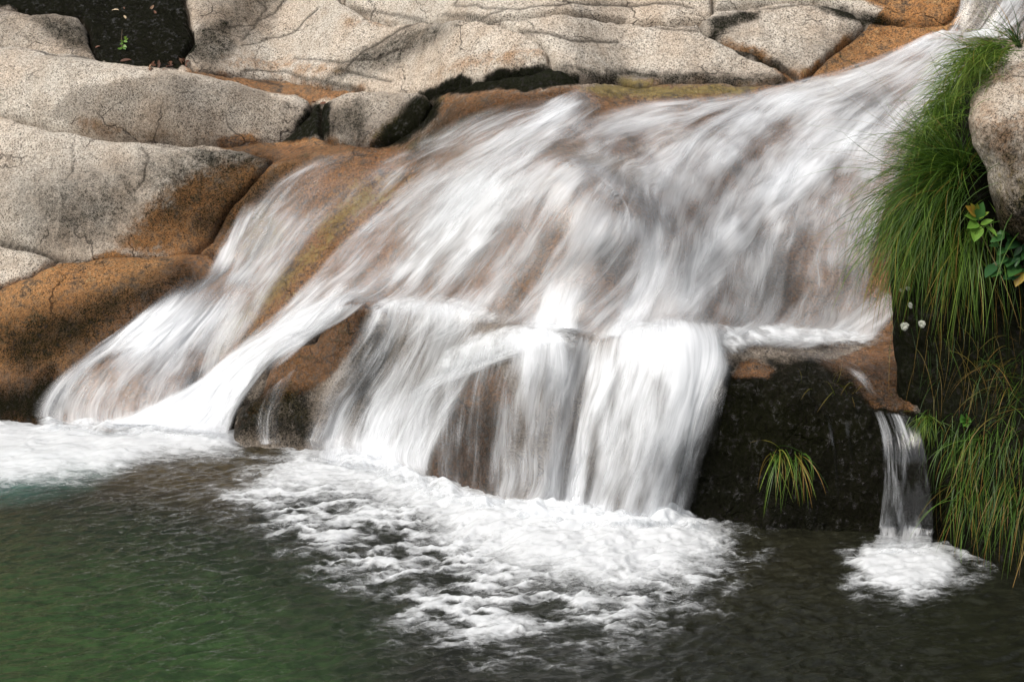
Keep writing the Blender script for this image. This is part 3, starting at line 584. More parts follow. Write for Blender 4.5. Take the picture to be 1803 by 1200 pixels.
fall("wide thin veil of water spreading over the rounded dome in the middle of the slope", [
    ([(1390, 152, 1340, 200, .35), (1250, 175, 1240, 250, .5), (1120, 185, 1190, 320, .55), (1000, 220, 1160, 370, .5), (900, 260, 1150, 420, .45)], dict(edge=.12, nu=50, tail=.25, head=.2)),
    ([(960, 225, 1180, 345, .35), (860, 270, 1190, 385, .5), (790, 310, 1190, 425, .56), (720, 390, 1170, 490, .5), (650, 470, 1140, 555, .45), (590, 550, 1105, 610, .48)], dict(edge=.1, nu=60, layers=2, head=.2)),
    ([(850, 275, 980, 285, .3), (770, 330, 980, 340, .95), (700, 410, 920, 420, .9), (650, 480, 850, 490, .7), (620, 540, 800, 540, .6)], dict(edge=.4, layers=1, off=.04, head=.3, tail=.3)),
    ([(1020, 300, 1080, 330, .5), (1080, 345, 1120, 400, .6), (1060, 420, 1130, 470, .3)], dict(edge=.4, layers=1, off=.035, head=.3, tail=.4)),
    ([(960, 470, 1060, 470, .5), (930, 540, 1040, 540, .8), (910, 590, 1030, 590, .9)], dict(edge=.4, layers=1, off=.035, head=.4)),
])
fall("long white ribbon of water curving from the olive shallows down along the mossy ridge", [
    ([(1030, 150, 1070, 190, .5), (950, 195, 1000, 245, .6), (850, 250, 920, 305, .45), (740, 310, 850, 375, .42), (640, 390, 770, 455, .4), (560, 480, 660, 535, .44), (480, 560, 565, 596, .55), (390, 640, 475, 668, .75)], dict(edge=.12, nu=40, head=.12, tail=.15)),
    ([(1000, 168, 1040, 185, .2), (860, 192, 960, 245, .26), (720, 250, 850, 312, .27), (630, 310, 740, 385, .27), (540, 400, 640, 480, .27)], dict(edge=.2, layers=1, head=.2, tail=.3)),
    ([(1035, 160, 1060, 175, .8), (960, 200, 990, 225, .85), (880, 240, 915, 265, .6), (800, 290, 840, 320, .4)], dict(edge=.45, layers=1, off=.03, head=.3, tail=.4)),
    ([(620, 500, 640, 530, .35), (525, 555, 572, 588, .75), (430, 612, 492, 638, .85), (340, 678, 440, 705, .9), (250, 720, 412, 768, .95), (160, 760, 410, 790, 1.2)], dict(edge=.16, layers=3, off=.02, tail=.10, lump=.02)),
    ([(560, 270, 680, 262, .2), (480, 320, 600, 300, .25), (420, 390, 540, 360, .2), (380, 450, 480, 440, .25)], dict(edge=.35, layers=1, head=.3, tail=.3)),
])
fall("thin spreading left cascade tumbling over brown rock into the pool", [
    ([(470, 300, 640, 290, .12), (430, 370, 600, 370, .26), (385, 440, 540, 440, .34), (350, 490, 500, 490, .45), (310, 530, 460, 530, .5)], dict(edge=.2, layers=1, head=.35, tail=.3)),
    ([(560, 292, 700, 282, .16), (470, 360, 640, 352, .26), (420, 430, 575, 430, .28), (385, 500, 505, 510, .26), (360, 580, 450, 590, .3), (300, 680, 400, 690, .4)], dict(edge=.25, layers=1, head=.3, tail=.2)),
    ([(430, 360, 470, 350, .5), (390, 430, 440, 420, .65), (350, 500, 410, 490, .6)], dict(edge=.4, layers=1, off=.03, head=.3, tail=.3)),
    ([(330, 482, 480, 470, .45), (235, 560, 420, 550, .95), (180, 600, 380, 610, .72), (110, 650, 350, 670, .48), (65, 710, 330, 720, .45), (60, 755, 320, 765, .6)], dict(edge=.14, layers=2, lump=.03, nu=50, tail=.02, head=.3)),
    ([(310, 500, 420, 500, .5), (250, 560, 360, 570, 1.0), (180, 610, 310, 620, .85), (120, 660, 250, 660, .4)], dict(edge=.4, layers=1, off=.045, head=.35, tail=.4)),
    ([(430, 480, 520, 470, .3), (400, 540, 470, 540, .45), (350, 620, 420, 620, .5), (320, 690, 390, 700, .5)], dict(edge=.35, layers=1, head=.3)),
])
fall("curtain of fine threads falling over the dark rounded boulder left of the middle gap", [
    ([(640, 528, 885, 545, .5), (625, 570, 885, 590, .5), (585, 650, 850, 670, .52), (545, 730, 800, 760, .6), (525, 815, 760, 860, .8)], dict(edge=.14, layers=2, nu=50, tail=.02, bow=28, across=(.45, .8, 1, 1, .9, .9))),
    ([(700, 526, 870, 540, .8), (680, 560, 860, 580, .6), (660, 600, 800, 620, .35), (640, 660, 760, 680, .3)], dict(edge=.4, layers=1, off=.03, head=.2, tail=.5)),
    ([(660, 640, 780, 650, .3), (620, 720, 760, 740, .75), (600, 820, 740, 850, .95)], dict(edge=.4, layers=1, off=.035, tail=.02, head=.4)),
    ([(470, 690, 530, 640, .3), (450, 740, 500, 720, .3), (450, 790, 500, 790, .4)], dict(edge=.3, layers=1)),
], glassy=4)
fall("ragged middle fall parting round a wet mossy brown rock face", [
    ([(815, 578, 1010, 580, .9), (790, 620, 1015, 640, .95), (770, 690, 1010, 700, .55), (760, 790, 1000, 800, .5), (750, 890, 990, 915, .65)], dict(edge=.14, layers=2, nu=46, tail=.02, bow=22, across=(.8, .5, .38, .7, 1, 1))),
    ([(880, 570, 990, 578, .8), (840, 600, 1000, 610, 1.1), (790, 640, 900, 640, .9), (700, 700, 800, 690, .6), (690, 780, 770, 790, .6), (680, 850, 760, 860, .6)], dict(edge=.45, layers=1, off=.03, head=.2, tail=.2)),
], glassy=4)
fall("thick white main fall plunging off the ledge beside the black mossy rock", [
    ([(990, 585, 1100, 580, .5), (980, 640, 1080, 640, .5), (965, 740, 1060, 740, .5), (955, 830, 1030, 830, .5), (950, 930, 1010, 935, .6)], dict(edge=.3, layers=2, off=.02, head=.2, tail=.02)),
    ([(1070, 570, 1270, 575, .9), (1048, 620, 1288, 632, 1.0), (1022, 700, 1268, 706, .9), (1000, 790, 1240, 796, .76), (978, 860, 1222, 870, .74), (955, 935, 1212, 935, .95)], dict(edge=.2, layers=2, nu=60, bow=34, head=.1, leap=.10, tail=.02, lump=.022)),
    ([(1130, 572, 1270, 575, .9), (1130, 630, 1275, 650, 1.1), (1120, 720, 1245, 740, .8), (1100, 800, 1225, 830, .5), (1080, 900, 1215, 920, .5)], dict(edge=.4, layers=1, off=.06, leap=.12, head=.1, tail=.4)),
    ([(1050, 560, 1130, 560, .6), (1020, 640, 1110, 640, 1.1), (1000, 720, 1080, 720, .8), (980, 800, 1060, 800, .7), (965, 930, 1050, 930, .8)], dict(edge=.4, layers=1, off=.05, leap=.1, head=.3, tail=.05)),
], glassy=4)
fall("longest thin thread of water running down the black rock just left of the trickle", [
    ([(1450, 725, 1460, 725, .3), (1462, 780, 1470, 780, .42), (1466, 810, 1474, 815, .22), (1472, 890, 1482, 890, .4)], dict(edge=.5, layers=1, off=.012, nu=12, head=.3, tail=.3))], glassy=True)
fall("short broken thread of water between the longest thread and the trickle", [
    ([(1484, 735, 1496, 735, .4), (1490, 780, 1500, 780, .25), (1500, 830, 1508, 830, .2)], dict(edge=.5, layers=1, off=.012, nu=12, head=.3, tail=.5))], glassy=True)
fall("faint thread of water on the black rock edge beside the thick main fall", [
    ([(1266, 680, 1286, 680, .4), (1258, 720, 1276, 725, .35), (1240, 790, 1262, 800, .25)], dict(edge=.5, layers=1, off=.012, nu=12, head=.3, tail=.5))], glassy=True)
fall("shallow clear brown film of water sliding over the ledge to the trickle", [
    ([(1300, 622, 1420, 600, .3), (1400, 640, 1500, 606, .26), (1470, 662, 1560, 625, .16), (1510, 700, 1585, 670, .06), (1535, 724, 1602, 722, .06)], dict(edge=.35, layers=1, off=.012, nu=40, tail=.1, lump=.01))], glassy=True)
fall("narrow glassy trickle falling in front of the dark grassy bank", [
    ([(1532, 722, 1606, 728, .42), (1536, 745, 1612, 752, .46), (1540, 800, 1622, 810, .40), (1540, 880, 1634, 890, .36), (1538, 975, 1645, 975, .5)], dict(edge=.08, layers=2, leap=.14, nu=30, tail=.06)),
], glassy=True)
fall("small distant fall at the top corner behind the grass blades", [
    ([(1690, -70, 1900, -70, .42), (1688, 0, 1860, 0, .42), (1676, 40, 1830, 45, .42), (1660, 66, 1800, 75, .6)], dict(edge=.08, layers=2, nu=40)),
], glassy=True)
# ------------------------------------------------ the pool
def pool_mat():
    t = NT("pool_water"); co = t.n("TexCoord").outputs["Object"]; c = t.sep(t.attr("hue", "Color"))
    col = t.mix(c[0], (0.0125, 0.0135, 0.009), (0.019, 0.040, 0.012)); col = t.mix(c[1], col, (0.05, 0.038, 0.021)); col = t.mix(c[2], col, (0.05, 0.13, 0.115))
    n = t.noise(t.mapping(co, (1, 1.8, 1)), 9, 6, .7, .8); col = t.mix(t.ss(n, .3, .75), t.mix(1.0, col, (.62, .62, .62), 'MULTIPLY'), t.mix(1.0, col, (1.5, 1.5, 1.4), 'MULTIPLY'))
    rp = t.noise(t.mapping(co, (1.0, 1.9, 1)), 26, 4, .62, 1.0)
    return t.surf(t.bsdf(Base_Color=col, Roughness=.05, IOR=1.33, Normal=t.bump(rp, .45, .010)))
px_ = np.linspace(-4.4, 4.4, 880); py_ = np.linspace(-4.0, 2.6, 660); PX_, PY_ = np.meshgrid(px_, py_, indexing='ij')
pq = np.stack([PX_.ravel(), PY_.ravel(), np.zeros(PX_.size)], 1)
ang = R(24); ca, sa = math.cos(ang), math.sin(ang)
def warp2(p, amp, sc, z=0):
    r = p.copy(); r[:, 0] += amp * fbm(p * sc + 11 + z, 3); r[:, 1] += amp * fbm(p * sc + 57 + z, 3); return r
wq = warp2(pq, .10, 2.0); rot = np.stack([(wq[:, 0] * ca + wq[:, 1] * sa) * 3.4, (-wq[:, 0] * sa + wq[:, 1] * ca) * 8.5, wq[:, 2]], 1)
ridge = lambda v: 1 - np.abs(v) * 1.6
impact = ground(1010, 940); dist = np.hypot(pq[:, 0] - impact[0], (pq[:, 1] - impact[1]))
chop = np.clip(1.15 - dist * .28, .35, 1.1)
WZ = chop * (.026 * ridge(fbm(rot, 3)) + .021 * ridge(fbm(rot * 2.1 + 7, 3)) + .010 * ridge(fbm(rot * 4.6 + 3, 3))) - .03
hx_, hy_ = proj(np.stack([PX_.ravel(), PY_.ravel(), np.zeros(PX_.size)], 1))
jx = 60 * fbm(pq * 1.7, 3)
green = sstep(-140, 180, polydist(hx_ + jx, hy_ + jx * .5, [(-900, 940), (0, 935), (400, 1000), (620, 1110), (660, 1300), (600, 2400), (-1600, 2400)]))
brownw = .9 * sstep(-60, 60, polydist(hx_ + jx, hy_ + jx * .4, [(200, 790), (480, 770), (520, 830), (420, 890), (280, 870), (160, 840)])) + (.14) * sstep(-120, 120, polydist(hx_, hy_, [(1280, 930), (1480, 930), (1480, 1060), (1250, 1080)]))
teal = .55 * sstep(-26, 22, polydist(hx_ + jx * .4, hy_ + jx * .3, [(-700, 800), (100, 800), (220, 810), (150, 850), (0, 872), (-700, 900)]))
pool = place("pool_water", np.stack([PX_.ravel(), PY_.ravel(), WZ], 1), gridfaces(880, 660), pool_mat(), colors={"hue": np.stack([green, np.clip(brownw, 0, 1), teal], 1)})
tag(pool, kind="structure")

# ------------------------------------------------ foam on the pool: heaped, torn and stringy sheets
def foam_mat():
    t = NT("foam"); co = t.n("TexCoord").outputs["Object"]; d = t.attr("dens")
    n = t.noise(t.mapping(co, (.7, 1.7, 1)), 22, 5, .65, .8); f = t.noise(co, 90, 3, .7)
    a = t.math('ADD', t.math('MULTIPLY', d, 1.5), t.math('ADD', t.math('MULTIPLY', t.math('SUBTRACT', n, .5), 1.5), t.math('MULTIPLY', t.math('SUBTRACT', f, .5), .3)))
    a = t.math('MULTIPLY', t.ss(a, .15, 1.5), t.math('MULTIPLY', d, 6, clamp=True))
    b = t.bsdf(Base_Color=(.90, .92, .94), Roughness=.6, Specular_IOR_Level=.2, Normal=t.bump(n, .08, .01))
    tl = t.n("BsdfTranslucent"); tl.inputs[0].default_value = (.9, .93, .96, 1)
    mx = t.n("MixShader"); mx.inputs[0].default_value = .4; t.put(mx.inputs[1], b); t.put(mx.inputs[2], tl.outputs[0])
    m2 = t.n("MixShader"); t.put(m2.inputs[0], a); t.put(m2.inputs[1], t.n("BsdfTransparent").outputs[0]); t.put(m2.inputs[2], mx.outputs[0])
    return t.surf(m2.outputs[0])
M_FOAM = foam_mat()
def foam(cores, fringes, source, box, step=.009, heap=.06, seed=0, strings=()):
    a = ground(box[0], box[3]); b = ground(box[2], box[1]); c = ground(box[0], box[1]); d = ground(box[2], box[3])
    x0, x1 = min(a[0], c[0]), max(b[0], d[0]); y0, y1 = min(a[1], d[1]), max(b[1], c[1])
    fx = np.arange(x0, x1, step); fy = np.arange(y0, y1, step); FX, FY = np.meshgrid(fx, fy, indexing='ij'); p = np.stack([FX.ravel(), FY.ravel(), np.zeros(FX.size)], 1)
    X_, Y_ = proj(p); w = warp2(p, .07, 4, seed); ww = w - p; X_ = X_ + ww[:, 0] * 340; Y_ = Y_ + ww[:, 1] * 150
    core = np.zeros(len(p)); fr = np.zeros(len(p))
    for soft, poly in cores: core = np.maximum(core, sstep(-soft, soft, polydist(X_, Y_, poly)))
    for soft, v, poly in fringes: fr = np.maximum(fr, v * sstep(-soft, soft, polydist(X_, Y_, poly)))
    s = ground(*source); dx, dy = p[:, 0] - s[0], p[:, 1] - s[1]; rr = np.hypot(dx, dy); th = np.arctan2(dy, dx)
    rw = rr + .10 * fbm(p * 4.5 + seed, 4) + .035 * fbm(p * 15 + seed, 3)
    arc = fbm(np.stack([rw * 7.5, th * 2.0, np.full(len(p), seed + .5)], 1), 2); arc = np.clip(1 - np.abs(arc) * 3.6, 0, 1)
    arc2 = fbm(np.stack([rw * 17 + 30, th * 4.5, np.full(len(p), seed + 4.5)], 1), 2); arc2 = np.clip(1 - np.abs(arc2) * 3.0, 0, 1)
    nq = warp2(p, .09, 5, seed + 3); net = np.clip(1 - np.abs(fbm(nq * np.array([2.4, 7.0, 1]) + seed + 8, 3)) * 3.4, 0, 1); net2 = np.clip(1 - np.abs(fbm(nq * np.array([6, 16, 1]) + seed + 18, 3)) * 2.8, 0, 1)
    clump = sstep(-.45, .22, fbm(nq * np.array([2.6, 4.2, 1]) + seed + 28, 3)); arc = np.maximum(arc * .6, net) * (.25 + .75 * clump); arc2 = np.maximum(arc2 * .5, net2) * clump
    blob = fbm(warp2(p, .05, 8, seed) * np.array([9, 14, 1]) + seed, 4)
    den = np.maximum(core * np.clip(1.08 + .42 * blob + .1 * arc, 0, 1.5), fr * np.clip(.0 + 1.15 * arc ** 1.3 + .30 * arc2 + .34 * blob, 0, 1.1))
    for soft, v, line in strings:
        L = linedist(X_ + 10 * blob, Y_ + 6 * blob, line); den = np.maximum(den, v * np.exp(-(L / soft) ** 2) * np.clip(.7 + .7 * blob, 0, 1.2))
    edge = np.minimum.reduce([FX - x0, x1 - FX, FY - y0, y1 - FY]).ravel(); den *= sstep(0, .05, edge)
    base = np.interp(p[:, 0], px_, np.arange(len(px_))), np.interp(p[:, 1], py_, np.arange(len(py_)))
    wz = WZ.reshape(PX_.shape)[base[0].astype(int), base[1].astype(int)]
    z = wz + .006 + np.clip(den, 0, 1) * (.008 + .012 * np.clip(arc, 0, 1)) + heap * core ** 2 * (.6 + .5 * np.clip(.5 + fbm(p * np.array([4.5, 7, 1]) + seed, 2), 0, 1.4)) * np.exp(-(rr / .75) ** 2 * .8)
    keep = den > .012; idx = np.arange(FX.size).reshape(FX.shape); k = keep.reshape(FX.shape); cell = k[:-1, :-1] | k[1:, :-1] | k[1:, 1:] | k[:-1, 1:]
    F = np.stack([idx[:-1, :-1][cell], idx[1:, :-1][cell], idx[1:, 1:][cell], idx[:-1, 1:][cell]], -1); u, inv = np.unique(F.ravel(), return_inverse=True)
    o = place("foam", np.stack([p[u, 0], p[u, 1], z[u]], 1), inv.reshape(F.shape), M_FOAM, attrs={"dens": den[u]}); tag(o, kind="stuff"); return o
foam([(60, [(540, 790), (640, 790), (720, 830), (800, 860), (960, 885), (1210, 905), (1275, 945), (1260, 990), (1160, 1030), (1050, 1035), (920, 1015), (815, 975), (745, 915), (620, 872), (500, 865), (430, 880), (460, 850)])],
     [(60, .85, [(370, 890), (440, 830), (540, 780), (1210, 890), (1320, 950), (1300, 1010), (1220, 1060), (1100, 1110), (980, 1160), (800, 1150), (660, 1080), (590, 1010), (480, 940)]),
      (50, .35, [(330, 880), (420, 800), (1200, 890), (1380, 960), (1300, 1090), (1000, 1200), (760, 1190), (560, 1030), (420, 940)])],
     (1010, 900), (300, 770, 1420, 1230), heap=.08, seed=2, strings=[(9, .8, [(700, 1085), (780, 1110), (860, 1125), (960, 1112), (1060, 1090)]), (8, .75, [(600, 1010), (680, 995), (760, 1000)]), (10, .9, [(790, 985), (880, 1020), (1000, 1030), (1100, 1035), (1180, 1010)]), (7, .7, [(470, 945), (520, 930), (600, 925)]), (9, .8, [(1190, 1010), (1240, 990), (1290, 965)]), (8, .6, [(1060, 1090), (1130, 1075), (1250, 1070)]), (6, .5, [(640, 1060), (700, 1040), (760, 1060)])])
foam([(26, [(-500, 715), (60, 742), (200, 762), (330, 752), (412, 750), (418, 790), (390, 800), (260, 808), (180, 830), (60, 844), (-500, 860)])],
     [(26, .6, [(-500, 715), (430, 755), (450, 805), (260, 822), (180, 850), (40, 868), (-500, 890)])], (230, 760), (-420, 700, 560, 900), heap=.06, seed=9)
foam([(22, [(1525, 965), (1650, 965), (1690, 1000), (1660, 1030), (1590, 1050), (1530, 1030), (1500, 995)])],
     [(26, .75, [(1480, 960), (1700, 960), (1745, 1000), (1690, 1040), (1590, 1075), (1500, 1050), (1470, 1000)])], (1592, 968), (1420, 920, 1803, 1120), heap=.025, seed=5)
# ------------------------------------------------ frothing crests where the water breaks on the ledge
def froth(st, seed, lump=.04, off=.03, edge=.3):
    V, F, u, d = sheet(st, seed, off=off, edge=edge, lump=0, nu=40, head=.12, tail=.12)
    b = fbm(V * np.array([7, 7, 7]) + seed, 3); V = V + np.array([0, -.35, .93]) * (lump * np.clip(.45 + b, 0, 1.5) * np.clip(d * 1.3, 0, 1))[:, None]
    o = place("foam", V, F, M_FOAM, attrs={"dens": d * np.clip(.75 + .5 * b, 0, 1.3)}); return tag(o, kind="stuff")
froth([(1590, 592, 1590, 622, .3), (1500, 585, 1500, 625, .8), (1420, 576, 1420, 625, 1.0), (1360, 568, 1360, 622, 1.1), (1290, 575, 1290, 640, 1.1), (1220, 570, 1215, 650, 1.1), (1150, 565, 1130, 650, 1.1), (1080, 570, 1060, 640, .8)], 3.1, lump=.03, edge=.45)
froth([(1030, 575, 1020, 630, .6), (980, 566, 970, 630, 1.0), (920, 566, 900, 640, 1.1), (850, 585, 830, 660, 1.0), (790, 600, 740, 690, .7)], 5.5, lump=.02, edge=.45)
froth([(530, 790, 540, 840, .5), (640, 800, 640, 850, .8), (740, 840, 740, 890, .8), (860, 880, 860, 930, .9), (980, 895, 980, 950, 1.1), (1100, 900, 1100, 960, 1.1), (1205, 895, 1210, 955, 1.0), (1280, 920, 1290, 965, .4)], 6.7, lump=.11, off=.03, edge=.4)
froth([(60, 735, 60, 775, .6), (150, 735, 150, 780, .9), (260, 735, 270, 785, .8), (400, 745, 410, 785, .6)], 1.7, lump=.07, off=.02, edge=.4)
froth([(1535, 940, 1535, 985, .5), (1590, 945, 1590, 990, .8), (1645, 945, 1645, 985, .5)], 4.2, lump=.025, off=.02)
froth([(900, 555, 880, 590, .5), (820, 522, 800, 570, .7), (740, 520, 720, 565, .75), (660, 528, 640, 565, .5)], 8.2, lump=.012, edge=.45)
froth([(1700, 58, 1690, 80, .7), (1660, 60, 1650, 84, .8), (1615, 76, 1610, 100, .5), (1580, 96, 1575, 112, .3)], 9.4, lump=.03)
froth([(1760, 60, 1760, 78, .5), (1730, 58, 1730, 78, 1.1), (1690, 62, 1690, 80, .9)], 2.2, lump=.03)
# ------------------------------------------------ the near bank and its boulder on the right: closed lumps with a traced outline
from mathutils.bvhtree import BVHTree
def lump_rock(poly, centre, ctrl, front, back, rings=110, nth=420, power=2.2, rough=.05, seed=0):
    c = np.array(ctrl, float); r2 = lambda a, b: np.sqrt((a[:, None] - c[:, 0]) ** 2 + (b[:, None] - c[:, 1]) ** 2) / 300
    Kk = np.zeros((len(c) + 1,) * 2); Kk[:-1, :-1] = -r2(c[:, 0], c[:, 1]); Kk[:-1, -1] = 1; Kk[-1, :-1] = 1; w = np.linalg.solve(Kk, np.concatenate([c[:, 2], [0]]))
    fy = lambda a, b: -r2(a, b) @ w[:-1] + w[-1]
    pl = np.array(poly + [poly[0]], float); L = np.concatenate([[0], np.cumsum(np.hypot(*np.diff(pl, axis=0).T))]); tt = np.linspace(0, L[-1], nth, endpoint=False)
    B = np.stack([np.interp(tt, L, pl[:, 0]), np.interp(tt, L, pl[:, 1])], 1)
    for _ in range(2): B = (np.roll(B, 1, 0) + 2 * B + np.roll(B, -1, 0)) / 4
    rr = 1 - (1 - np.linspace(0, 1, rings)[1:]) ** 1.6; ctr = np.array(centre, float); Vs = []
    def ring(r, sgn):
        p = ctr + (B - ctr) * r; h = (1 - r ** power) ** .5; Y = fy(p[:, 0], p[:, 1]) + (-front * h if sgn < 0 else back * h); return at(p[:, 0], p[:, 1], Y)
    Vs = [ring(r, -1) for r in rr] + [ring(r, 1) for r in rr[::-1][1:]]
    V = np.concatenate(Vs); n = len(Vs); i = np.arange(n * nth).reshape(n, nth)
    F = np.stack([i[:-1], np.roll(i, -1, 1)[:-1], np.roll(i, -1, 1)[1:], i[1:]], -1).reshape(-1, 4)
    caps = [np.stack([np.full(nth // 2 - 1, base), base + np.arange(0, nth - 2, 2) + 1, base + np.arange(0, nth - 2, 2) + 2, base + (np.arange(0, nth - 2, 2) + 3) % nth], -1) for base in (0, (n - 1) * nth)]
    F = np.concatenate([F] + caps); nrm = V - V.mean(0); nrm /= np.linalg.norm(nrm, axis=1)[:, None]
    k = rough * fbm(V * 3 + seed, 3) + rough * .5 * fbm(V * 9 + seed, 4) + rough * .25 * fbm(V * 28 + seed, 3)
    return V + (nrm * .5 + np.array([0, -.5, 0])) * k[:, None], F
VM, FM = lump_rock([(1703, 210), (1712, 165), (1738, 120), (1772, 92), (1812, 72), (1900, 52), (2010, 110), (2080, 250), (2040, 420), (1900, 470), (1810, 440), (1762, 405), (1744, 345), (1736, 300), (1712, 255)], (1880, 260),
                   [(1703, 210, .12), (1810, 74, .55), (1900, 60, .5), (2080, 250, .2), (1900, 460, -.05), (1760, 400, .02), (1740, 310, .05), (1850, 250, .1)], .34, .5, rough=.045, seed=4)
mx_, my_ = proj(VM); nb = fbm(VM * 5 + 3, 4)
stM = np.stack([np.clip(.05 + .5 * nb + .25 * sstep(170, 270, my_) + .3 * sstep(290, 390, my_), 0, .7), .32 + .2 * nb, .35 * sstep(200, 330, my_)], 1)  # noise gives lichen blotches; lower part darkened and greyed to paint top-light shading
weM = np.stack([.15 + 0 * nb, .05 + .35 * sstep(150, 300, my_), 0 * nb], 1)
o = place("boulder", VM, FM, M_ROCK, colors={"stain_shade": stM, "wear_shade": weM}); tag(o, "large tan boulder with dark lichen blotches above the grassy bank", "rock", kind="thing")
VN, FN = lump_rock([(1606, 300), (1640, 225), (1690, 150), (1752, 92), (1810, 74), (1950, 60), (2300, 60), (2300, 1250), (2000, 1190), (1830, 1075), (1760, 1020), (1705, 988), (1668, 955), (1648, 880), (1640, 790), (1602, 724), (1580, 700), (1574, 600), (1566, 500), (1572, 400)], (1860, 560),
                   [(1752, 92, 1.3), (1690, 150, .95), (1640, 225, .6), (1606, 300, .4), (1570, 500, .3), (1580, 700, .25), (1640, 850, .1), (1700, 985, -.12), (1830, 1075, -.62), (2300, 1250, -1.2), (1700, 300, .34), (1760, 420, .40), (1790, 520, .5), (1680, 560, .26), (1700, 740, .16), (1800, 800, -.02), (1800, 930, -.22), (2300, 500, .3), (1900, 150, .9)], .20, 1.0, rough=.06, seed=9)
mx_, my_ = proj(VN); nb = fbm(VN * 6 + 8, 4); nb2 = fbm(VN * 14 + 1, 3)
stN = np.stack([np.clip(2.6 - 1.9 * sstep(.1, .6, nb) * sstep(560, 640, my_) * sstep(800, 720, my_), 0, 3), .3 + .5 * nb2, np.clip(.25 + .9 * nb, 0, .6)], 1)  # wet mossy rock kept near black so its colour carries the canopy shade
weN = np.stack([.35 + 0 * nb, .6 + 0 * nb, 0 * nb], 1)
bank = place("rock_bank", VN, FN, M_ROCK, colors={"stain_shade": stN, "wear_shade": weN}); tag(bank, "dark wet mossy rock bank under the hanging grass beside the pool", "rock bank", kind="thing")
BV = BVHTree.FromPolygons([tuple(v) for v in np.concatenate([VN, VM])], [tuple(f) for f in np.concatenate([FN, FM + len(VN)])])
def onbank(px, py):
    d = Vector(ray(px, py)); h = BV.ray_cast(Vector(CAM), d.normalized())
    if h[0] is None: return at(px, py, .2), np.array([-.3, -.8, .5])
    n = np.array(h[1]); n = n if n @ (CAM - np.array(h[0])) > 0 else -n
    return np.array(h[0]), n

# ------------------------------------------------ grasses
def grass_mat():
    t = NT("grass_blade"); s = t.sep(t.attr("tone", "Color"))
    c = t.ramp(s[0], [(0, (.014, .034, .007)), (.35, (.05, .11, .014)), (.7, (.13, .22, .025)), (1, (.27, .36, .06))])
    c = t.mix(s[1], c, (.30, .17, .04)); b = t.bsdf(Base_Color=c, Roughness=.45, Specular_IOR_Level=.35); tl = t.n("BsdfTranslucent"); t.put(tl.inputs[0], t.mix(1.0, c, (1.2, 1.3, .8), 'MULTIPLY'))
    m = t.n("MixShader"); m.inputs[0].default_value = .3; t.put(m.inputs[1], b); t.put(m.inputs[2], tl.outputs[0]); return t.surf(m.outputs[0])
M_GRASS = grass_mat()
def blades(root, d0, length, width, droop, tone, dry, seg=8, r=rng):
    n = len(root); p = root.copy(); d = d0 / np.linalg.norm(d0, axis=1)[:, None]; st = length / seg; cur = r.normal(0, .075, (n, 3)); width = width * .78; rows, wid = [p.copy()], [np.ones(n)]
    for k in range(seg):
        d = d + np.array([0, 0, -1]) * (droop * (.5 + k / seg))[:, None] + cur; d /= np.linalg.norm(d, axis=1)[:, None]; p = p + d * st[:, None]; rows.append(p.copy()); wid.append(np.full(n, (1 - ((k + 1) / seg) ** 2.2) * .95 + .05))
    P = np.stack(rows, 1); T = np.gradient(P, axis=1); vw = CAM - P; vw /= np.linalg.norm(vw, axis=2)[..., None]; vw = vw + r.normal(0, .7, (n, 1, 3))
    sd_ = np.cross(T, vw); sd_ /= np.linalg.norm(sd_, axis=2)[..., None] + 1e-9; w = np.stack(wid, 1)[..., None] * width[:, None, None] / 2
    V = np.stack([P - sd_ * w, P + sd_ * w], 2).reshape(n, -1, 3); m = seg + 1; base = np.array([[2 * k, 2 * k + 1, 2 * k + 3, 2 * k + 2] for k in range(seg)])
    F = (base[None] + (np.arange(n) * 2 * m)[:, None, None]).reshape(-1, 4); tt = np.repeat(np.linspace(0, 1, m), 2)[None]
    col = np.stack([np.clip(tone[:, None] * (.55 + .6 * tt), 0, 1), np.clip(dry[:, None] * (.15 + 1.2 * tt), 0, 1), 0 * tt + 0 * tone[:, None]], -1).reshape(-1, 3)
    return V.reshape(-1, 3), F, col
def tussock(label, spots, name="grass_tussock", group="grass tussocks on the dark bank"):
    """spots: (px, py, spread px, count, direction, direction scatter, length, width mm, droop, tone, share of dry blades)"""
    Vs, Fs, Cs, n = [], [], [], 0
    for (px, py, sx, sy, cnt, dr, sc, ln, wd, drp, tone, dry) in spots:
        R_, N_ = [], []
        for _ in range(cnt):
            h, nn = onbank(px + rng.normal(0, sx), py + rng.normal(0, sy)); R_.append(h - nn * .01); N_.append(nn)
        R_ = np.array(R_); N_ = np.array(N_); d = np.array(dr) + N_ * .35 + rng.normal(0, sc, (cnt, 3)); k = rng.random(cnt)
        V, F, C = blades(R_, d, ln * (.55 + .6 * rng.random(cnt)), wd * .001 * (.6 + .7 * rng.random(cnt)), drp * (.6 + .8 * rng.random(cnt)), np.clip(tone + rng.normal(0, .2, cnt), .02, 1), np.where(k < dry, .5 + .5 * rng.random(cnt), 0))
        Vs.append(V); Fs.append(F + n); Cs.append(C); n += len(V)
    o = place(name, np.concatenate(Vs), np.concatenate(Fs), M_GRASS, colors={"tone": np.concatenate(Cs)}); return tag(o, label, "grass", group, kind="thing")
L_ = (-1, -.25, .15)
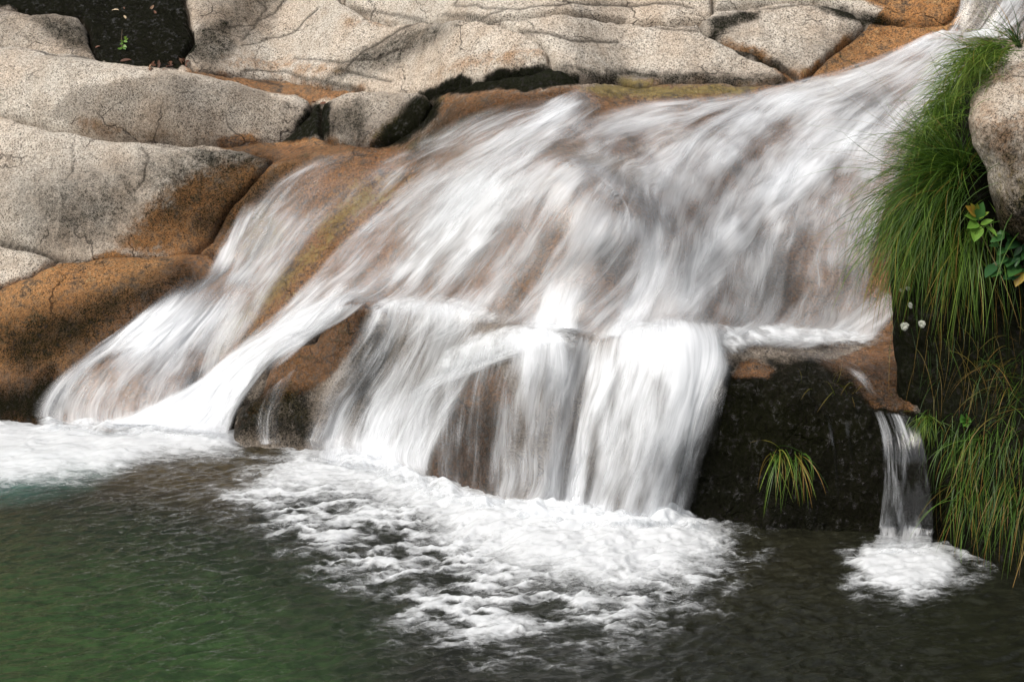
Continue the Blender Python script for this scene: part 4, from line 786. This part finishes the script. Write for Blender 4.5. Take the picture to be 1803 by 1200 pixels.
tussock("tallest bushy green grass tussock spilling left over the cascade from beside the boulder", [
    (1688, 300, 22, 14, 390, (-.9, -.25, .35), .30, .46, 3.6, .13, .42, .05),
    (1668, 325, 34, 18, 338, (-1.0, -.35, .05), .28, .46, 3.6, .22, .46, .06),
    (1640, 355, 36, 18, 299, (-.9, -.4, -.05), .28, .46, 3.6, .30, .46, .07),
    (1605, 385, 22, 26, 221, (-.8, -.3, -.15), .25, .40, 3.4, .34, .52, .06),
    (1690, 295, 18, 10, 117, (-.2, -.2, 1), .35, .24, 3, .10, .45, .05),
    (1680, 300, 22, 12, 31, (-1.0, .05, .50), .14, .95, 1.8, .05, .2, .3)])
tussock("long hanging curtain of grass blades below the leafy sapling", [
    (1680, 390, 40, 14, 110, (-.45, -.6, -.2), .22, .56, 4.5, .42, .55, .10), (1715, 410, 26, 12, 65, (-.15, -.6, -.3), .2, .55, 5, .5, .5, .14),
    (1640, 420, 30, 16, 65, (-.5, -.5, -.4), .2, .46, 4, .5, .45, .15), (1738, 460, 18, 18, 20, (.1, -.6, -.2), .2, .5, 4, .5, .3, .3), (1600, 440, 18, 18, 52, (-.5, -.5, -.4), .2, .36, 3.4, .5, .45, .1)])
tussock("combed green grass growing along the left edge of the tan boulder", [
    (1668, 205, 14, 20, 390, (-.9, -.5, .1), .26, .26, 3.2, .2, .6, .05), (1690, 165, 12, 18, 390, (-.9, -.5, .1), .26, .27, 3.2, .2, .62, .05), (1645, 245, 16, 16, 299, (-.9, -.5, .1), .26, .26, 3.2, .22, .55, .06)])
tussock("short yellowish green grass sloping at the top of the bank below the corner fall", [
    (1722, 120, 20, 16, 364, (-.9, -.5, .1), .25, .27, 3, .18, .68, .08), (1745, 102, 20, 12, 260, (-.95, -.45, .1), .25, .28, 3, .17, .7, .1), (1764, 90, 16, 10, 299, (-1, -.4, .1), .25, .32, 3, .16, .74, .12)])
tussock("few dark arching blades above the tan boulder in front of the corner fall", [
    (1797, 82, 3, 1.5, 50, (-.55, -.1, .95), .28, .26, 4.5, .13, .22, .05)])
tussock("low thick grass mat hanging to the pool at the foot of the bank", [  # blade tones lowered here, painting in the shade over the bank's foot
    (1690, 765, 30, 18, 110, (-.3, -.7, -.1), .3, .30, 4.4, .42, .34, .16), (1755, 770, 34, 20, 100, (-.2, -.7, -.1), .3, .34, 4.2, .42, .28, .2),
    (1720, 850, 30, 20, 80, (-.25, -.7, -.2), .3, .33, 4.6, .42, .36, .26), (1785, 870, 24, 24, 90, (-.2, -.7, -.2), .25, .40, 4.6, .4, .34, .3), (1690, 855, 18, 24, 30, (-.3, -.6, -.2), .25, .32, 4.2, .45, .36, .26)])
tussock("small bright green grass tuft at the lip of the glassy trickle", [
    (1625, 738, 12, 8, 117, (-.2, -.6, .15), .28, .18, 4, .36, .66, .10)])
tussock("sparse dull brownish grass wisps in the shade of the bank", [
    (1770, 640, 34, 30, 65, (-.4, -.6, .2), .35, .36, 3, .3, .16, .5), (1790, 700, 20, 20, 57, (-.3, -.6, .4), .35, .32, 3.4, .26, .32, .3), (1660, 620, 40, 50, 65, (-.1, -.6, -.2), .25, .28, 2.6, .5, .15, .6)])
# a tuft rooted on the black rock, and dry stalks at its lip
_ob = onbank
def onbank(px, py):
    h = hit([px], [py], SURF)[0]; return h, np.array([-.05, -.9, .4])
tussock("lone small grass tuft hanging on the black rock face between main fall and trickle", [
    (1372, 798, 8, 4, 34, (-.2, -.7, .3), .25, .34, 6, .40, .55, .30), (1402, 800, 10, 4, 26, (.1, -.7, .2), .2, .30, 6, .42, .5, .35)], group=None)
tussock("few dry straw coloured grass stalks on top of the black rock", [(1480, 690, 26, 14, 16, (-.3, -.5, .8), .4, .2, 2.5, .14, .75, 1.0)], name="grass_stalks", group=None)
onbank = _ob
# ------------------------------------------------ leafy plants
def leaf_mat(name, stops, rough=.4):
    t = NT(name); c = t.ramp(t.attr("tone"), stops); b = t.bsdf(Base_Color=c, Roughness=rough); tl = t.n("BsdfTranslucent"); t.put(tl.inputs[0], c)
    m = t.n("MixShader"); m.inputs[0].default_value = .25; t.put(m.inputs[1], b); t.put(m.inputs[2], tl.outputs[0]); return t.surf(m.outputs[0])
M_LEAF = leaf_mat("fresh_leaf", [(0, (.03, .09, .035)), (.45, (.085, .22, .03)), (.75, (.18, .28, .04)), (.9, (.42, .27, .04)), (1, (.32, .12, .03))])
M_DEAD = leaf_mat("dead_leaf", [(0, (.05, .025, .018)), (.5, (.16, .07, .04)), (.8, (.42, .30, .18)), (1, (.6, .47, .32))], .7)
def bark_mat():
    t = NT("twig_bark"); co = t.n("TexCoord").outputs["Object"]; return t.surf(t.bsdf(Base_Color=t.ramp(t.noise(co, 60, 3), [(.3, (.03, .02, .012)), (.7, (.12, .08, .045))]), Roughness=.8))
M_BARK = bark_mat()
def leaf(c, direc, up, ln, wd, fold=.25, curl=.3, nl=9, nw=5):
    d = np.array(direc, float); d /= np.linalg.norm(d); u = np.array(up, float); u -= (u @ d) * d; u /= np.linalg.norm(u); s = np.cross(d, u); t = np.linspace(0, 1, nl)[:, None]; w = np.linspace(-1, 1, nw)[None]
    prof = np.sin(np.pi * t ** .8) ** .85 * wd / 2; P = np.array(c) + d * (t * ln * np.cos(curl * t))[..., None] + s * (w * prof)[..., None] + u * (np.abs(w) * prof * fold - curl * ln * .5 * t ** 2)[..., None]
    return P.reshape(-1, 3), gridfaces(nl, nw)
def tube(pts, r0, r1, n=6):
    pts = resample(np.array(pts, float), 12); T = np.gradient(pts, axis=0); T /= np.linalg.norm(T, axis=1)[:, None]; a = np.cross(T, [0.3, .2, .9]); a /= np.linalg.norm(a, axis=1)[:, None]; b = np.cross(T, a)
    th = np.arange(n) * 2 * np.pi / n; rad = np.linspace(r0, r1, 12)[:, None, None]; V = pts[:, None] + rad * (np.cos(th)[None, :, None] * a[:, None] + np.sin(th)[None, :, None] * b[:, None])
    i = np.arange(12 * n).reshape(12, n); F = np.stack([i[:-1], np.roll(i, -1, 1)[:-1], np.roll(i, -1, 1)[1:], i[1:]], -1).reshape(-1, 4); return V.reshape(-1, 3), F
def sprig(name, label, cat, stems, leaves):
    """stems: lists of points; leaves: (px, py, Y, tip px, tip py, tip Y, width share, tone)"""
    b = np.array(stems[0][0]); root = bpy.data.objects.new(name, None); COL.objects.link(root); root.location = b; root.empty_display_size = .05; tag(root, label, cat, kind="thing")
    Vs, Fs, n = [], [], 0
    for s in stems:
        V, F = tube(s, .004, .0018); Vs.append(V); Fs.append(F + n); n += len(V)
    place("stem", np.concatenate(Vs), np.concatenate(Fs), M_BARK, parent=root)
    Vs, Fs, Ts, n = [], [], [], 0
    for (x, y, Y, x2, y2, Y2, ws, tone) in leaves:
        a, e = at(x, y, Y), at(x2, y2, Y2); ln = np.linalg.norm(e - a); V, F = leaf(a, e - a, (CAM - a) / 7 + np.array([rng.normal(0, .3), 0, .6]), ln, ln * ws, fold=.2 + .2 * rng.random(), curl=.15 + .2 * rng.random())
        Vs.append(V); Fs.append(F + n); Ts.append(np.full(len(V), tone) + rng.normal(0, .03, len(V))); n += len(V)
    place("foliage", np.concatenate(Vs), np.concatenate(Fs), M_LEAF, parent=root, attrs={"tone": np.concatenate(Ts)}); return root
y0 = .02
sprig("sapling", "little sapling with bright yellow green leaves at the foot of the tan boulder", "plant", [[at(1728, 425, .1), at(1724, 405, .05), at(1722, 380, y0), at(1716, 362, y0)], [at(1724, 405, .05), at(1736, 396, y0), at(1756, 408, y0)]],
      [(1722, 388, y0, 1730, 356, -.02, .5, .2), (1721, 386, y0, 1700, 378, -.02, .4, .55), (1720, 380, y0, 1703, 362, -.03, .4, .92), (1719, 378, y0, 1712, 358, -.02, .35, .85), (1722, 392, y0, 1704, 400, -.05, .5, .55), (1722, 396, y0, 1716, 424, -.07, .55, .6),
       (1726, 395, y0, 1748, 386, -.03, .4, .6), (1734, 397, y0, 1758, 414, -.05, .35, .58), (1722, 384, y0, 1740, 372, -.02, .4, .75), (1718, 375, y0, 1722, 360, -.02, .4, .8)])
lv = []
for k in range(26):
    x = rng.uniform(1752, 1812); y = rng.uniform(405, 485) + (x - 1780) * .3; a = rng.uniform(1.6, 4.6); ln = rng.uniform(15, 30); lv.append((x, y, y0 + rng.normal(0, .03), x + ln * math.cos(a), y + ln * abs(math.sin(a)) * .8, y0 - .04 + rng.normal(0, .03), .42, rng.uniform(0, .18)))
lv += [(1800, 476, 0, 1788, 504, -.05, .6, .9), (1762, 405, y0, 1764, 422, -.02, .7, .22), (1770, 398, y0, 1778, 414, -.02, .6, .2)]
sprig("shrub", "dark leaved shrub with one yellow leaf hanging at the edge of the bank", "shrub", [[at(1900, 400, .3), at(1830, 440, .1), at(1795, 440, .05), at(1758, 430, .02)], [at(1830, 440, .1), at(1800, 470, .03), at(1780, 486, 0)]], lv)
for (x, y, lab) in [(1698, 735, None)]:
    pass
sprig("seedling", "tiny light green seedling growing in the black wet hollow", "plant", [[hit([214], [84], SURF)[0], hit([215], [80], SURF)[0] + np.array([0, 0, .05]), hit([217], [78], SURF)[0] + np.array([0, 0, .10])]],
      [(*a[:2], 0, *a[2:], 0, .5, t) for a, t in []] or [(0, 0, 1, 1, 1, 1, .5, .5)][:0] or [(x, y, hit([214], [84], SURF)[0][1] - .03, x + dx, y + dy, hit([214], [84], SURF)[0][1] - .05, .55, tn) for x, y, dx, dy, tn in [(215, 84, -6, 3, .6), (216, 80, 7, 3, .65), (217, 76, -6, 2, .55), (218, 72, 6, 2, .6), (219, 69, 3, -5, .7), (216, 82, 5, 5, .5), (217, 74, -5, -3, .6), (212, 85, -5, 1, .55), (221, 70, 4, -2, .65)]])
sprig("seedling", "small pale green sprig among the low grass mat hanging over the pool", "plant", [[onbank(1704, 748)[0], onbank(1702, 742)[0] + np.array([-.01, -.04, .0]), onbank(1700, 735)[0] + np.array([-.01, -.06, 0])]],
      [(1701, 738, .0, 1701 + dx, 738 + dy, -.05, .6, tn) for dx, dy, tn in [(-9, 3, .35), (8, 4, .4), (-4, 11, .45), (5, -9, .4), (-8, -6, .35), (2, 13, .5)]])
# dead leaves lying about
def dead(px, py, ang, ln, tone, label, group=None, tilt=.3, lift=.006):
    h = hit([px], [py], SURF)[0]; d = RT * math.cos(ang) + SD * math.sin(ang) + ND * rng.normal(0, tilt); V, F = leaf(h + ND * lift, d, ND + rng.normal(0, tilt, 3), ln, ln * .36, fold=.35, curl=rng.uniform(.2, .8))
    V -= (V.mean(0) - V[len(V) // 2]) * 0 + d / np.linalg.norm(d) * ln / 2; o = place("fallen_leaf", V, F, M_DEAD, attrs={"tone": np.full(len(V), tone)}); tag(o, label, "leaf", group or "fallen leaves", kind="thing")
dead(202, 18, 3.0, .062, .97, "pale tan dead leaf lying flat high on the black wet hollow", tilt=.1)
dead(221, 32, -.9, .045, .92, "narrow pale dead leaf in the black hollow under the flat tan leaf", tilt=.1)
dead(219, 16, -1.1, .03, .35, "tiny dark dead leaf beside the flat tan leaf in the black hollow")
dead(268, 14, 1.1, .055, .6, "curled light brown dead leaf at the upper edge of the black hollow")
dead(273, 22, 1.9, .05, .5, "twisted brown dead leaf touching the upper edge of the black hollow")
dead(172, 83, .3, .04, .5, "round reddish dead leaf near the squared grey boulder end")
dead(222, 107, .3, .08, .3, "broad brown dead leaf lying apart from the litter by the cream boulder")
for k in range(22):
    t = rng.random(); dead(250 + 80 * t + rng.normal(0, 3), 121 - 20 * max(0, t - .35) + rng.normal(0, 3.2), rng.uniform(0, 6.28), rng.uniform(.035, .065), rng.uniform(.1, .65), "curled reddish brown dead leaf in the litter heap behind the cream boulder", "dead leaves in the litter heap", .5, .014)
dead(553, 180, 2.2, .05, .45, "brown dead leaf with a curled edge at the end of the cream boulder"); dead(561, 183, 1.3, .05, .98, "upright pale cream dead leaf between two brown leaves on dark rock", tilt=.5, lift=.02); dead(570, 182, .4, .055, .5, "brown dead leaf leaning toward the pinkish grey rock")
# pale round lichens on the bank
def lichen_mat():
    t = NT("pale_lichen"); co = t.n("TexCoord").outputs["Object"]; return t.surf(t.bsdf(Base_Color=t.ramp(t.noise(co, 130, 3, .7), [(.35, (.14, .14, .11)), (.5, (.40, .41, .35)), (.7, (.6, .61, .55))]), Roughness=.9))
M_LICH = lichen_mat()
for (x, y, r, lab) in [(1593, 574, .020, "round white lichen rosette, lowest on the dark bank beside the ledge"), (1624, 570, .019, "oval white lichen patch tilted beside the round rosette"), (1604, 537, .016, "blurred pale lichen patch above the round rosette"), (1599, 507, .012, "small pale lichen spot high on the bank under the tussock"), (1587, 510, .009, "tiny pale lichen dot left beside the small pale spot")]:
    h, n = onbank(x, y); a = np.cross(n, [0, 0, 1.0]); a /= np.linalg.norm(a); b = np.cross(n, a); rr = np.linspace(0.0, 1, 8); th = np.linspace(0, 2 * np.pi, 28, endpoint=False); V = []
    for q_ in rr:
        for t_ in th:
            e = 1 + .07 * math.sin(3 * t_ + x) + .05 * math.sin(7 * t_ + y); V.append(h + (a * math.cos(t_) + b * math.sin(t_)) * r * q_ * e + n * (.010 - .006 * q_ ** 4 - (.004 if q_ < .3 else 0)))
    i = np.arange(8 * 28).reshape(8, 28); F = np.stack([i[:-1], np.roll(i, -1, 1)[:-1], np.roll(i, -1, 1)[1:], i[1:]], -1).reshape(-1, 4)
    tag(place("lichen", np.array(V), F, M_LICH), lab, "lichen", "lichens on the bank", kind="thing")
